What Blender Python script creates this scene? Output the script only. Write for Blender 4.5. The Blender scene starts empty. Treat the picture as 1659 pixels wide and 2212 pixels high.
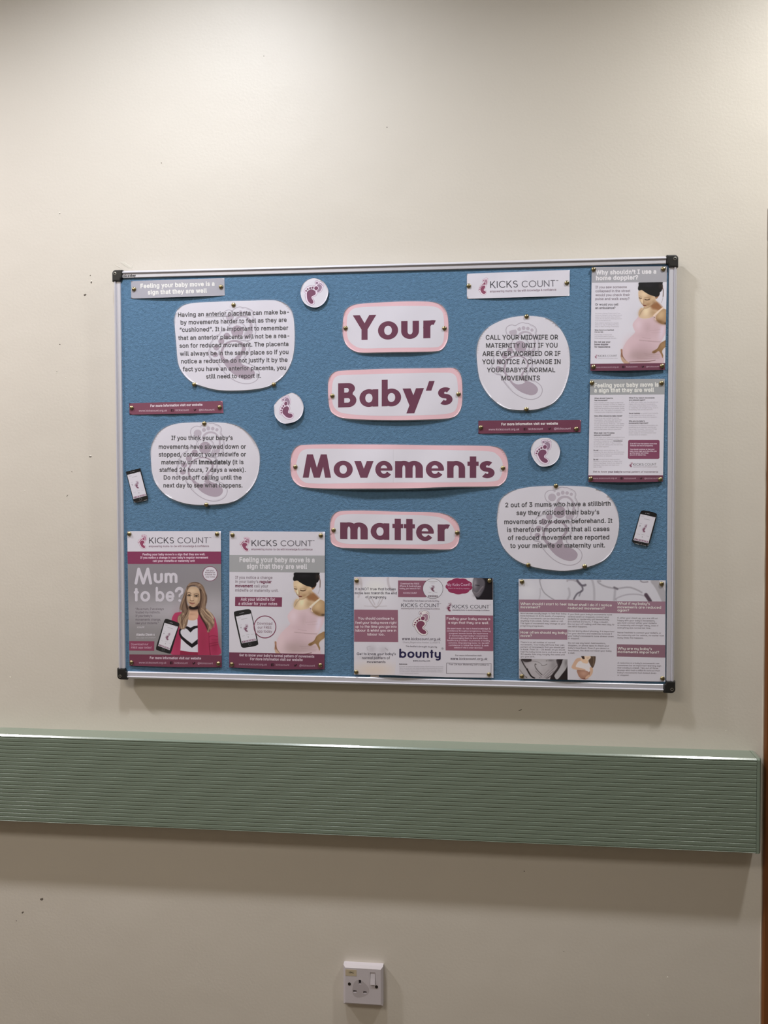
import bpy, math
import numpy as np
from mathutils.geometry import tessellate_polygon
from mathutils import Vector

# ------------------------------------------------------------------ camera
W_PX, H_PX, F_PX = 1659.0, 2212.0, 1900.0
ZC = 1.55                                      # height of the noticeboard centre above the floor
CAM = np.array([0.1974, -1.8769, 0.0375 + ZC])
ROT = np.array([[9.94249504e-01, -1.07088386e-01, -2.24975210e-05],
                [1.07038388e-01, 9.93778842e-01, 3.07635726e-02],
                [-3.27206377e-03, -3.05890749e-02, 9.99526689e-01]])   # camera axes: right, forward, up
SH_X, SH_Y = 1.6, -57.8
scene = bpy.context.scene
COL = scene.collection
cam_data = bpy.data.cameras.new('camera')
cam = bpy.data.objects.new('camera', cam_data)
COL.objects.link(cam)
cam_data.sensor_fit = 'VERTICAL'
cam_data.sensor_height = 36.0
cam_data.lens = F_PX / H_PX * 36.0
cam_data.shift_x = -SH_X / H_PX
cam_data.shift_y = SH_Y / H_PX
cam_data.clip_start = 0.02
from mathutils import Matrix
M3 = Matrix(((ROT[0][0], ROT[0][2], -ROT[0][1]),
             (ROT[1][0], ROT[1][2], -ROT[1][1]),
             (ROT[2][0], ROT[2][2], -ROT[2][1])))
cam.matrix_world = Matrix.Translation(Vector(CAM)) @ M3.to_4x4()
scene.camera = cam

# ------------------------------------------------------------------ world, lamps, exposure
world = bpy.data.worlds.new('world')
scene.world = world
world.use_nodes = True
world.node_tree.nodes['Background'].inputs['Color'].default_value = (0.8, 0.85, 0.9, 1)
world.node_tree.nodes['Background'].inputs['Strength'].default_value = 0.3
CEIL = 2.98
LAMP_H = 2.85                                  # mouth of the downlights
# x, y, watts, colour
DOWNLIGHTS = [(-0.40, -0.65, 14.5, (0.93, 0.96, 1.02)), (1.10, -0.65, 17.4, (1.0, 0.985, 0.95)), (-1.90, -0.65, 31.5, (1.0, 0.955, 0.97))]
FILL_PANELS = [(-1.2, -2.1, 23.0, (1.0, 0.90, 0.78)), (1.2, -2.1, 1.5, (1.0, 0.87, 0.66))]  # soft fill lights added behind the camera to supply the corridor's ambient light
for x, y, p, c in DOWNLIGHTS:
    l = bpy.data.lights.new('downlight_lamp', 'AREA')
    l.shape = 'DISK'; l.size = 0.14; l.energy = p; l.color = c
    o = bpy.data.objects.new('downlight_lamp', l)
    o.location = (x, y, LAMP_H + 0.035); COL.objects.link(o)
for x, y, p, c in FILL_PANELS:
    l = bpy.data.lights.new('panel_lamp', 'AREA')
    l.shape = 'RECTANGLE'; l.size = 1.15; l.size_y = 0.55; l.energy = p; l.color = c
    o = bpy.data.objects.new('panel_lamp', l)
    o.location = (x, y, CEIL - 0.025); COL.objects.link(o)
scene.view_settings.view_transform = 'Standard'
scene.view_settings.look = 'None'
scene.view_settings.gamma = 1.0
scene.view_settings.use_curve_mapping = False
scene.view_settings.exposure = 0.0
scene.cycles.max_bounces = 8
scene.cycles.diffuse_bounces = 5
scene.cycles.transparent_max_bounces = 12
scene.cycles.sample_clamp_indirect = 4.0
scene.cycles.use_denoising = True

# ------------------------------------------------------------------ helpers
def lin(c):
    c = np.asarray(c, float) / 255.0
    return np.where(c <= 0.04045, c / 12.92, ((c + 0.055) / 1.055) ** 2.4)

def unproject(px, Y):
    """points given in the photograph's pixels -> world points on the vertical plane y = Y (Y may be an array)"""
    px = np.asarray(px, float).reshape(-1, 2)
    d = np.stack([(px[:, 0] - SH_X - W_PX / 2) / F_PX, np.ones(len(px)), -(px[:, 1] - SH_Y - H_PX / 2) / F_PX], 1) @ ROT.T
    t = (Y - CAM[1]) / d[:, 1]
    return CAM + d * t[:, None]

def material(name, base, rough=0.5, metal=0.0, spec=0.5, bump=None, attr=False, coat=0.0, vary=None, stretch=None):
    m = bpy.data.materials.new(name)
    m.use_nodes = True
    nt = m.node_tree
    b = nt.nodes['Principled BSDF']
    b.inputs['Base Color'].default_value = (*lin(base), 1) if base is not None else (1, 1, 1, 1)
    b.inputs['Roughness'].default_value = rough
    b.inputs['Metallic'].default_value = metal
    b.inputs['Specular IOR Level'].default_value = spec
    b.inputs['Coat Weight'].default_value = coat
    b.inputs['Coat Roughness'].default_value = 0.12
    if attr:
        a = nt.nodes.new('ShaderNodeAttribute'); a.attribute_name = 'Col'
        nt.links.new(a.outputs['Color'], b.inputs['Base Color'])
    tc = nt.nodes.new('ShaderNodeTexCoord')
    src = tc.outputs['Object']
    if stretch:
        mp = nt.nodes.new('ShaderNodeMapping'); mp.inputs['Scale'].default_value = stretch
        nt.links.new(src, mp.inputs['Vector']); src = mp.outputs['Vector']
    if vary:
        sc, amt = vary
        n = nt.nodes.new('ShaderNodeTexNoise'); n.inputs['Scale'].default_value = sc; n.inputs['Detail'].default_value = 4
        nt.links.new(src, n.inputs['Vector'])
        r = nt.nodes.new('ShaderNodeMapRange')
        r.inputs['From Min'].default_value = 0.3; r.inputs['From Max'].default_value = 0.7
        r.inputs['To Min'].default_value = 1 - amt; r.inputs['To Max'].default_value = 1 + amt
        nt.links.new(n.outputs['Fac'], r.inputs['Value'])
        mx = nt.nodes.new('ShaderNodeMix'); mx.data_type = 'RGBA'; mx.blend_type = 'MULTIPLY'
        mx.inputs['Factor'].default_value = 1.0
        mx.inputs[6].default_value = (*lin(base), 1)
        nt.links.new(r.outputs['Result'], mx.inputs[7])
        nt.links.new(mx.outputs[2], b.inputs['Base Color'])
    if bump:
        last = None
        for sc, dist, det in bump:
            n = nt.nodes.new('ShaderNodeTexNoise'); n.inputs['Scale'].default_value = sc; n.inputs['Detail'].default_value = det
            nt.links.new(src, n.inputs['Vector'])
            bp = nt.nodes.new('ShaderNodeBump'); bp.inputs['Distance'].default_value = dist; bp.inputs['Strength'].default_value = 1.0
            nt.links.new(n.outputs['Fac'], bp.inputs['Height'])
            if last: nt.links.new(last, bp.inputs['Normal'])
            last = bp.outputs['Normal']
        nt.links.new(last, b.inputs['Normal'])
    return m

MAT = {}
MAT['wall'] = material('cream_wall_paint', (219, 213, 203), 0.5, bump=[(6, 0.0022, 2), (170, 0.00022, 3)], vary=(2.0, 0.015))
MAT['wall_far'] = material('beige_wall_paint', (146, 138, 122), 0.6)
MAT['ceiling'] = material('ceiling_white', (205, 205, 200), 0.7)
MAT['floor'] = material('speckled_floor_vinyl', (98, 86, 74), 0.35, vary=(220, 0.12))
MAT['felt'] = material('blue_felt', (97, 133, 166), 0.92, spec=0.15, bump=[(520, 0.0011, 4), (170, 0.0013, 3)], vary=(160, 0.10))
MAT['aluminium'] = material('brushed_aluminium', (216, 216, 226), 0.4, metal=0.3, bump=[(900, 0.00003, 2)])
MAT['black_plastic'] = material('black_plastic', (34, 34, 34), 0.4)
MAT['dark_print'] = material('black_print', (28, 28, 32), 0.5)
MAT['screw'] = material('screw_steel', (190, 190, 185), 0.3, metal=0.9)
MAT['brass'] = material('brass', (168, 156, 122), 0.30, metal=1.0)
MAT['sage'] = material('sage_plastic', (123, 138, 124), 0.28, spec=0.6, coat=0.8, bump=[(300, 0.0001, 2)])
MAT['socket'] = material('white_socket_plastic', (206, 200, 206), 0.3)
MAT['socket_hole'] = material('dark_socket_hole', (30, 20, 14), 0.6)
MAT['socket_grime'] = material('worn_socket_plastic', (184, 177, 182), 0.4)
MAT['sticker'] = material('yellowed_sticker', (196, 182, 156), 0.5)
MAT['wood'] = material('orange_brown_wood', (116, 70, 34), 0.4, vary=(6, 0.25), stretch=(9, 9, 0.6), coat=0.1)
MAT['wood_door'] = material('dark_brown_wood', (92, 52, 28), 0.4, vary=(6, 0.2), stretch=(9, 9, 0.6))
MAT['caulk'] = material('chipped_paint_edge', (226, 220, 205), 0.5)
MAT['chip_dark'] = material('chip_dark', (112, 104, 95), 0.8)
MAT['chip_light'] = material('chip_light', (240, 236, 226), 0.7)
MAT['scuff'] = material('glossy_scuff', (216, 212, 202), 0.3)
MAT['tape'] = material('white_tape', (228, 224, 226), 0.35)
MAT['ink'] = material('printed_paper', None, 0.5, spec=0.35, attr=True)
MAT['ink_gloss'] = material('laminated_print', None, 0.26, spec=0.5, attr=True)
MAT['lamp_metal'] = material('white_metal', (185, 185, 182), 0.4)
e = bpy.data.materials.new('lit_diffuser'); e.use_nodes = True
e.node_tree.nodes['Principled BSDF'].inputs['Emission Color'].default_value = (1, 0.98, 0.94, 1)
e.node_tree.nodes['Principled BSDF'].inputs['Emission Strength'].default_value = 2.0
MAT['diffuser'] = e
fm = bpy.data.materials.new('clear_laminate_film'); fm.use_nodes = True
nt = fm.node_tree; b = nt.nodes['Principled BSDF']
b.inputs['Base Color'].default_value = (0.80, 0.86, 0.90, 1); b.inputs['Roughness'].default_value = 0.35
tr = nt.nodes.new('ShaderNodeBsdfTransparent'); tr.inputs['Color'].default_value = (0.96, 0.97, 0.98, 1)
mx = nt.nodes.new('ShaderNodeMixShader'); mx.inputs['Fac'].default_value = 0.09
nt.links.new(tr.outputs[0], mx.inputs[1]); nt.links.new(b.outputs[0], mx.inputs[2])
nt.links.new(mx.outputs[0], nt.nodes['Material Output'].inputs['Surface'])
MAT['film'] = fm

def tag(o, label=None, cat=None, group=None, kind=None):
    if label: o['label'] = label
    if cat: o['category'] = cat
    if group: o['group'] = group
    if kind: o['kind'] = kind
    return o

def mesh_obj(name, verts, faces, mat, parent=None, smooth=False, cols=None):
    me = bpy.data.meshes.new(name)
    me.from_pydata([tuple(map(float, v)) for v in verts], [], [tuple(int(i) for i in f) for f in faces])
    if cols is not None:
        a = me.color_attributes.new('Col', 'FLOAT_COLOR', 'POINT')
        c = np.ones((len(verts), 4), np.float32); c[:, :3] = cols
        a.data.foreach_set('color', c.ravel())
    if smooth: me.shade_smooth()
    me.update()
    o = bpy.data.objects.new(name, me)
    COL.objects.link(o)
    me.materials.append(mat)
    if parent: o.parent = parent
    return o

def empty(name, loc=(0, 0, 0)):
    o = bpy.data.objects.new(name, None); o.location = loc; o.empty_display_size = 0.05
    COL.objects.link(o); return o

class MB:
    """collects simple solids into one mesh"""
    def __init__(self): self.v = []; self.f = []
    def add(self, v, f):
        n = len(self.v); self.v += [tuple(p) for p in v]; self.f += [tuple(i + n for i in q) for q in f]; return self
    def box(self, x0, x1, y0, y1, z0, z1, bev=0.0):
        if bev:   # bevelled towards -y (the room side)
            v = [(x0, y1, z0), (x1, y1, z0), (x1, y1, z1), (x0, y1, z1),
                 (x0, y0 + bev, z0), (x1, y0 + bev, z0), (x1, y0 + bev, z1), (x0, y0 + bev, z1),
                 (x0 + bev, y0, z0 + bev), (x1 - bev, y0, z0 + bev), (x1 - bev, y0, z1 - bev), (x0 + bev, y0, z1 - bev)]
            f = [(3, 2, 1, 0), (8, 9, 10, 11)]
            for k in range(4):
                l = (k + 1) % 4
                f += [(k, l, l + 4, k + 4), (k + 4, l + 4, l + 8, k + 8)]
            return self.add(v, f)
        v = [(x, y, z) for x in (x0, x1) for y in (y0, y1) for z in (z0, z1)]
        return self.add(v, [(0, 1, 3, 2), (4, 6, 7, 5), (0, 4, 5, 1), (2, 3, 7, 6), (0, 2, 6, 4), (1, 5, 7, 3)])
    def prism(self, prof, a, b, axis):
        """closed profile [(p, q)] swept between coordinates a and b; axis 'x': (a, p, q); axis 'z': (p, q, a)"""
        n = len(prof)
        mk = (lambda t, p, q: (t, p, q)) if axis == 'x' else ((lambda t, p, q: (p, q, t)) if axis == 'z' else (lambda t, p, q: (p, t, q)))
        v = [mk(a, p, q) for p, q in prof] + [mk(b, p, q) for p, q in prof]
        f = [(k, (k + 1) % n, (k + 1) % n + n, k + n) for k in range(n)]
        tri = tessellate_polygon([[Vector((p, q, 0)) for p, q in prof]])
        f += [t for t in tri] + [tuple(i + n for i in reversed(t)) for t in tri]
        return self.add(v, f)
    def lathe(self, prof, cx, cy, cz, seg=24, axis='y'):
        """profile [(r, h)]; h grows towards the room (-y) or downwards (-z)"""
        n = len(prof); v = []; f = []
        for r, h in prof:
            for k in range(seg):
                a = 2 * math.pi * k / seg
                if axis == 'y': v.append((cx + r * math.cos(a), cy - h, cz + r * math.sin(a)))
                else: v.append((cx + r * math.cos(a), cy + r * math.sin(a), cz - h))
        for i in range(n - 1):
            for k in range(seg):
                l = (k + 1) % seg
                f.append((i * seg + k, i * seg + l, (i + 1) * seg + l, (i + 1) * seg + k))
        if prof[-1][0] > 0: f.append(tuple((n - 1) * seg + k for k in range(seg)))
        f.append(tuple(reversed(range(seg))))
        return self.add(v, f)
    def build(self, name, mat, parent=None, smooth=False):
        o = mesh_obj(name, self.v, self.f, mat, parent)
        import bmesh
        bm = bmesh.new(); bm.from_mesh(o.data); bmesh.ops.recalc_face_normals(bm, faces=bm.faces); bm.to_mesh(o.data); bm.free()
        if smooth:
            o.data.shade_smooth()
            m = o.data
            try: m.set_sharp_from_angle(angle=math.radians(40))
            except Exception: pass
        return o

def struct(o): o['kind'] = 'structure'; return o

# ------------------------------------------------------------------ the room
WX = 0.7847; WY = 0.012                                       # the wall stops here against the door frame
struct(MB().box(-3.2, WX, WY, 0.12, 0, CEIL).build('wall_north', MAT['wall']))
wall = bpy.data.objects['wall_north']
struct(MB().box(1.86, 3.0, WY, 0.12, 0, CEIL).build('wall_north_far', MAT['wall']))
struct(MB().box(WX, 1.86, WY, 0.12, 2.05, CEIL).build('wall_north_over_door', MAT['wall']))
struct(MB().box(-3.2, 3.0, -2.95, -2.83, 0, CEIL).build('wall_south', MAT['wall_far']))
struct(MB().box(-3.32, -3.2, -2.95, 0.12, 0, CEIL).build('wall_west', MAT['wall_far']))
struct(MB().box(3.0, 3.12, -2.95, 0.12, 0, CEIL).build('wall_east', MAT['wall_far']))
struct(MB().box(-3.2, 3.0, -2.83, 0.12, -0.1, 0).build('floor', MAT['floor']))
struct(MB().box(-3.2, 3.0, -2.95, 0.12, CEIL, CEIL + 0.1).build('ceiling', MAT['ceiling']))
struct(MB().prism([(WY - 0.015, 0), (WY - 0.015, 0.09), (WY - 0.008, 0.1), (WY, 0.1), (WY, 0)], -3.2, WX - 0.002, 'x').build('baseboard_north', MAT['wood']))
struct(MB().prism([(-2.815, 0), (-2.815, 0.09), (-2.822, 0.1), (-2.83, 0.1), (-2.83, 0)], -3.2, 3.0, 'x').build('baseboard_south', MAT['wood']))

door = empty('door_1', (1.3, 0.03, 0)); door['kind'] = 'structure'
def dpart(mb, name, mat):
    o = mb.build(name, mat); o.parent = door; o.location = (-1.3, -0.03 + WY, 0); return o
arch = [(WX + 0.001, 0.02), (WX + 0.001, -0.006), (WX + 0.004, -0.010), (WX + 0.022, -0.010), (WX + 0.026, -0.004), (WX + 0.060, -0.004), (WX + 0.064, 0.0), (WX + 0.064, 0.02)]
dpart(MB().prism(arch, 0, 2.10, 'z'), 'architrave', MAT['wood'])
dpart(MB().prism([(2 * 1.32 - p, q) for p, q in arch], 0, 2.10, 'z'), 'architrave', MAT['wood'])
dpart(MB().prism([(q, p - WX + 2.02) for p, q in arch], WX + 0.064, 2 * 1.32 - WX - 0.064, 'x'), 'architrave', MAT['wood'])
dpart(MB().box(WX + 0.034, WX + 0.066, 0.0205, 0.106, 0, 2.05), 'door_lining', MAT['wood'])
dpart(MB().box(1.793, 1.825, 0.0205, 0.106, 0, 2.05), 'door_lining', MAT['wood'])
dpart(MB().box(WX + 0.067, 1.792, 0.0205, 0.106, 2.018, 2.0375), 'door_lining', MAT['wood'])
dpart(MB().box(WX + 0.068, 1.791, 0.05, 0.094, 0.005, 2.0165), 'door_leaf', MAT['wood_door'])
dpart(MB().lathe([(0.024, 0), (0.026, 0.004), (0.02, 0.008), (0.008, 0.01), (0.008, 0.05)], WX + 0.13, 0.05, 1.02, 20).box(WX + 0.122, WX + 0.24, -0.005, 0.007, 1.012, 1.03), 'door_handle', MAT['screw'])

# uneven bead of paint along the end of the wall
rng = np.random.RandomState(4)
zs = np.arange(0.35, 2.06, 0.03)
v = []; f = []
for i, z in enumerate(zs):
    wv = 0.0012 + 0.0016 * rng.rand(); dv = 0.0005 + 0.0012 * rng.rand()
    v += [(WX - 0.002, WY - 0.00005, z), (WX - 0.001, WY - dv, z), (WX + wv * 0.6, WY - dv, z), (WX + wv, WY + 0.004, z)]
    if i:
        a = 4 * (i - 1); f += [(a + k, a + k + 1, a + k + 5, a + k + 4) for k in range(3)]
mesh_obj('paint_edge', v, f, MAT['caulk'], wall)

# knocks and chips in the paint
def chip(pts, m, th=0.0006):
    p = unproject(pts, WY - 0.00003)
    c = p.mean(0); top = c + (p - c) * 0.55; top[:, 1] = WY - th
    n = len(p)
    mesh_obj('paint_chip', list(p) + list(top), [(k, (k + 1) % n, (k + 1) % n + n, k + n) for k in range(n)] + [tuple(range(n, 2 * n))], m, wall)
def blot(x, y, rx, ry, m, ang=0.0, th=0.0006):
    k = np.arange(9) * 2 * np.pi / 9
    r = 0.75 + 0.5 * rng.rand(9)
    dx, dy = rx * r * np.cos(k), ry * r * np.sin(k)
    chip(np.stack([x + dx * math.cos(ang) - dy * math.sin(ang), y + dx * math.sin(ang) + dy * math.cos(ang)], 1), m, th)
for x, y, rx, ry, m, a in ((183.5, 637, 3, 2, 'chip_dark', -.4), (197, 610, 1.6, 3, 'chip_dark', .2), (197.5, 607, 1.6, 1.6, 'chip_light', 0), (195, 595, 1, 1.5, 'chip_dark', .3),
                           (129, 460, 2.2, 1, 'chip_light', -.1), (129, 461.5, 1.6, .7, 'chip_dark', -.1), (122.5, 804.5, 2.5, 1.1, 'chip_light', 0), (122.5, 803, 2.2, .6, 'chip_dark', 0),
                           (195, 986.5, 3.2, 1.3, 'chip_dark', 0), (195.5, 984.5, 2, 1.3, 'chip_light', 0), (53.5, 1060, 1.6, 1.2, 'chip_light', 0), (142, 817, 1, 1, 'chip_light', 0),
                           (145, 1071, 2.4, .7, 'chip_dark', -.8), (155, 1019, 1.6, .7, 'chip_dark', .5), (90, 1942.5, 4, 3, 'chip_dark', -.6), (49, 1971, 3, 1.9, 'chip_dark', -.6), (35, 1989, 1.2, 1, 'chip_dark', 0),
                           (1132.5, 1882, 1.4, 1.2, 'chip_dark', 0), (1218, 2055, .9, .9, 'chip_dark', 0), (1442, 2111, 1.6, 2, 'chip_light', 0), (1400, 2193, 1.2, 1, 'chip_light', 0), (348.5, 352, 1.2, 1.2, 'chip_dark', 0),
                           (570, 121, 1, 1, 'chip_dark', 0), (836, 275, 1.3, 1.1, 'chip_dark', 0), (22, 1463, 2, 1, 'chip_light', .2), (1124, 1534, 4, 1, 'chip_dark', -.4), (129, 744, 2, .8, 'chip_dark', .3), (1568, 1579, 1, 1, 'chip_light', 0)):
    blot(x, y, rx, ry, MAT[m], a, 0.0004)
for pts in ([(258, 566), (268, 565), (281, 574), (286, 580), (279, 581), (268, 574)], [(284, 568), (288, 571), (287, 578), (283, 581), (285, 575), (286, 571)], [(246, 571), (252, 573), (264, 579), (260, 580)]):
    chip(pts, MAT['scuff'], 0.00022)

# ceiling downlights, then the added fill panels
for i, (x, y, p, c) in enumerate(DOWNLIGHTS):
    t = empty('ceiling_downlight', (x, y, LAMP_H))
    tag(t, ['round white can downlight on the ceiling above the left half of the noticeboard', 'round white can downlight on the ceiling to the right of the door edge',
            'round white can downlight on the ceiling furthest to the left of the noticeboard'][i], 'ceiling light', 'downlights along the wall')
    h = CEIL - LAMP_H
    a = MB().lathe([(0.102, -h), (0.106, -h), (0.106, 0.0), (0.100, 0.0), (0.100, -0.05), (0.100, -h + 0.002)], 0, 0, 0, 40, 'z').build('lamp_can', MAT['lamp_metal'], t, True)
    b_ = MB().lathe([(0.098, 0), (0.098, 0.003)], 0, 0, 0.046, 32, 'z').build('lamp_diffuser', MAT['diffuser'], t)
for i, (x, y, p, c) in enumerate(FILL_PANELS):  # bodies for the added fill lights, out of view
    t = empty('ceiling_panel_light', (x, y, CEIL))
    tag(t, ['flat rectangular ceiling light panel behind the viewer on the left', 'flat rectangular ceiling light panel behind the viewer on the right'][i], 'ceiling light', 'flat ceiling light panels')
    MB().box(-0.6, 0.6, -0.3, -0.29, -0.02, 0).box(-0.6, 0.6, 0.29, 0.3, -0.02, 0).box(-0.6, -0.59, -0.29, 0.29, -0.02, 0).box(0.59, 0.6, -0.29, 0.29, -0.02, 0).build('panel_frame', MAT['lamp_metal'], t)
    MB().box(-0.589, 0.589, -0.289, 0.289, -0.008, -0.001).build('panel_diffuser', MAT['diffuser'], t)

# ------------------------------------------------------------------ ribbed wall guard
guard = empty('wall_guard_rail', (-1.2, WY, 0.875))
tag(guard, 'long sage green plastic wall guard rail with fine horizontal ribs below the noticeboard', 'guard rail')
GD = 0.050
zt, zb, zw = ZC - 0.5759, ZC - 0.7709, ZC - 0.5749
GX0, GX1 = -3.19, 0.7575
prof = [(0.0, zw), (-0.003, zw), (-GD + 0.003, zt + 0.0008), (-GD, zt - 0.0022)]
n_rib = 21
pitch = (zt - zb - 0.009) / n_rib
z = zt - 0.0045
for k in range(n_rib + 1):
    z0 = zt - 0.005 - k * pitch
    prof += [(-GD, z0 + 0.0008), (-GD + 0.0011, z0), (-GD + 0.0011, z0 - 0.0009), (-GD, z0 - 0.0017)]
prof += [(-GD, zb + 0.002), (-GD + 0.003, zb), (0.0, zb + 0.006)]
def gpart(mb, name, mat, smooth=False):
    o = mb.build(name, mat, guard, smooth); o.location = (1.2, 0, -0.875); return o
gpart(MB().prism(prof, GX0, GX1, 'x'), 'ribbed_cover', MAT['sage'])
# right end cap: a wedge with bevelled top and outer edge
capv = []; capf = []
secs = [(GX1 + 0.0004, 1.0, 0.0), (GX1 + 0.006, 1.0, 0.0), (GX1 + 0.0095, 0.93, 0.0012), (GX1 + 0.0125, 0.0, 0.003)]
def capring(x, dfac, dz):
    d = GD * dfac + 0.0006
    return [(x, 0.0, zw + 0.0004 - dz), (x, -0.003 * (dfac > 0) - 0.0003, zw + 0.0004 - dz), (x, -d + 0.0025 * dfac, zt + 0.0012 - dz), (x, -d, zt - 0.002 - dz),
            (x, -d, zb + 0.001 + dz), (x, -d + 0.003 * dfac, zb - 0.0008 + dz), (x, 0.0, zb + 0.005 + dz)]
for s in secs: capv += capring(*s)
for i in range(3):
    for k in range(7):
        l = (k + 1) % 7; capf.append((i * 7 + k, i * 7 + l, i * 7 + 7 + l, i * 7 + 7 + k))
capf += [tuple(range(7)), tuple(range(21, 28))]
gpart(MB().add(capv, capf), 'end_cap', MAT['sage'])

# ------------------------------------------------------------------ noticeboard
board = empty('noticeboard', (0, 0, ZC - 0.45))
tag(board, 'wide blue felt noticeboard in a silver aluminium frame with black plastic corners', 'noticeboard')
FELT_Y = -0.0115
def bpart(mb, name, mat, smooth=False, parent=None):
    o = mb.build(name, mat, parent or board, smooth)
    if parent is None: o.location = (0, 0, 0.45)      # part meshes are written about the board's centre
    return o
bpart(MB().box(-0.5845, 0.5845, FELT_Y, -0.001, -0.4345, 0.4345), 'felt_panel', MAT['felt'])
FP = [(0, -0.001), (0, -0.0070), (0.0008, -0.0105), (0.0022, -0.0142), (0.0040, -0.0168), (0.0058, -0.0180), (0.0066, -0.0178), (0.0078, -0.0146), (0.0084, -0.0142), (0.0094, -0.0152), (0.0158, -0.0152), (0.0170, -0.0142), (0.0174, -0.0110), (0.0174, -0.001)]
bpart(MB().prism([(y, 0.45 - s) for s, y in FP], -0.5775, 0.5765, 'x'), 'frame_rail', MAT['aluminium'])
bpart(MB().prism([(y, -0.45 + s) for s, y in FP], -0.5775, 0.5765, 'x'), 'frame_rail', MAT['aluminium'])
bpart(MB().prism([(-0.6 + s, y) for s, y in FP], -0.4255, 0.4255, 'z'), 'frame_rail', MAT['aluminium'])
bpart(MB().prism([(0.6 - s, y) for s, y in FP], -0.4255, 0.4255, 'z'), 'frame_rail', MAT['aluminium'])
def cap_outline(ins):
    R = 0.0075; pts = []
    a, bb = 0.0225, 0.0248
    x0, z0, x1, z1 = -0.0004 + ins, -0.0004 + ins, a - ins, bb - ins
    for k in range(7):
        t = math.pi / 2 * k / 6
        pts.append((x0 + R - R * math.cos(t), z0 + R - R * math.sin(t)))
    pts += [(x1, z0), (x1, 0.0172 - ins), (0.0195 - ins, 0.0195 - ins * 0.5), (0.0178 - ins, z1), (x0, z1)]
    return pts[::-1]
for sx, sz in ((-1, 1), (1, 1), (1, -1), (-1, -1)):
    bpart(MB().box(sx * 0.55 - 0.015, sx * 0.55 + 0.015, -0.001, WY, sz * 0.40 - 0.015, sz * 0.40 + 0.015), 'wall_bracket', MAT['screw'])
    rings = [(0.0, -0.001), (0.0, -0.0165), (0.0012, -0.0188), (0.003, -0.0192)]
    v = []; f = []
    for ins, y in rings:
        v += [(sx * (0.6 - p), y, sz * (0.45 - q)) for p, q in cap_outline(ins)]
    n = len(cap_outline(0))
    for i in range(3):
        for k in range(n):
            l = (k + 1) % n; f.append((i * n + k, i * n + l, i * n + n + l, i * n + n + k))
    f += [tuple(range(n)), tuple(range(3 * n, 4 * n))]
    c = bpart(MB().add(v, f), 'corner_cap', MAT['black_plastic'])
    MB().lathe([(0.0033, 0), (0.0033, 0.0007), (0.0022, 0.0009), (0.0019, 0.0001), (0.0, 0.0001)], sx * (0.6 - 0.0068), -0.0190, sz * (0.45 - 0.0078), 20).build('screw', MAT['screw'], c, True)

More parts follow.
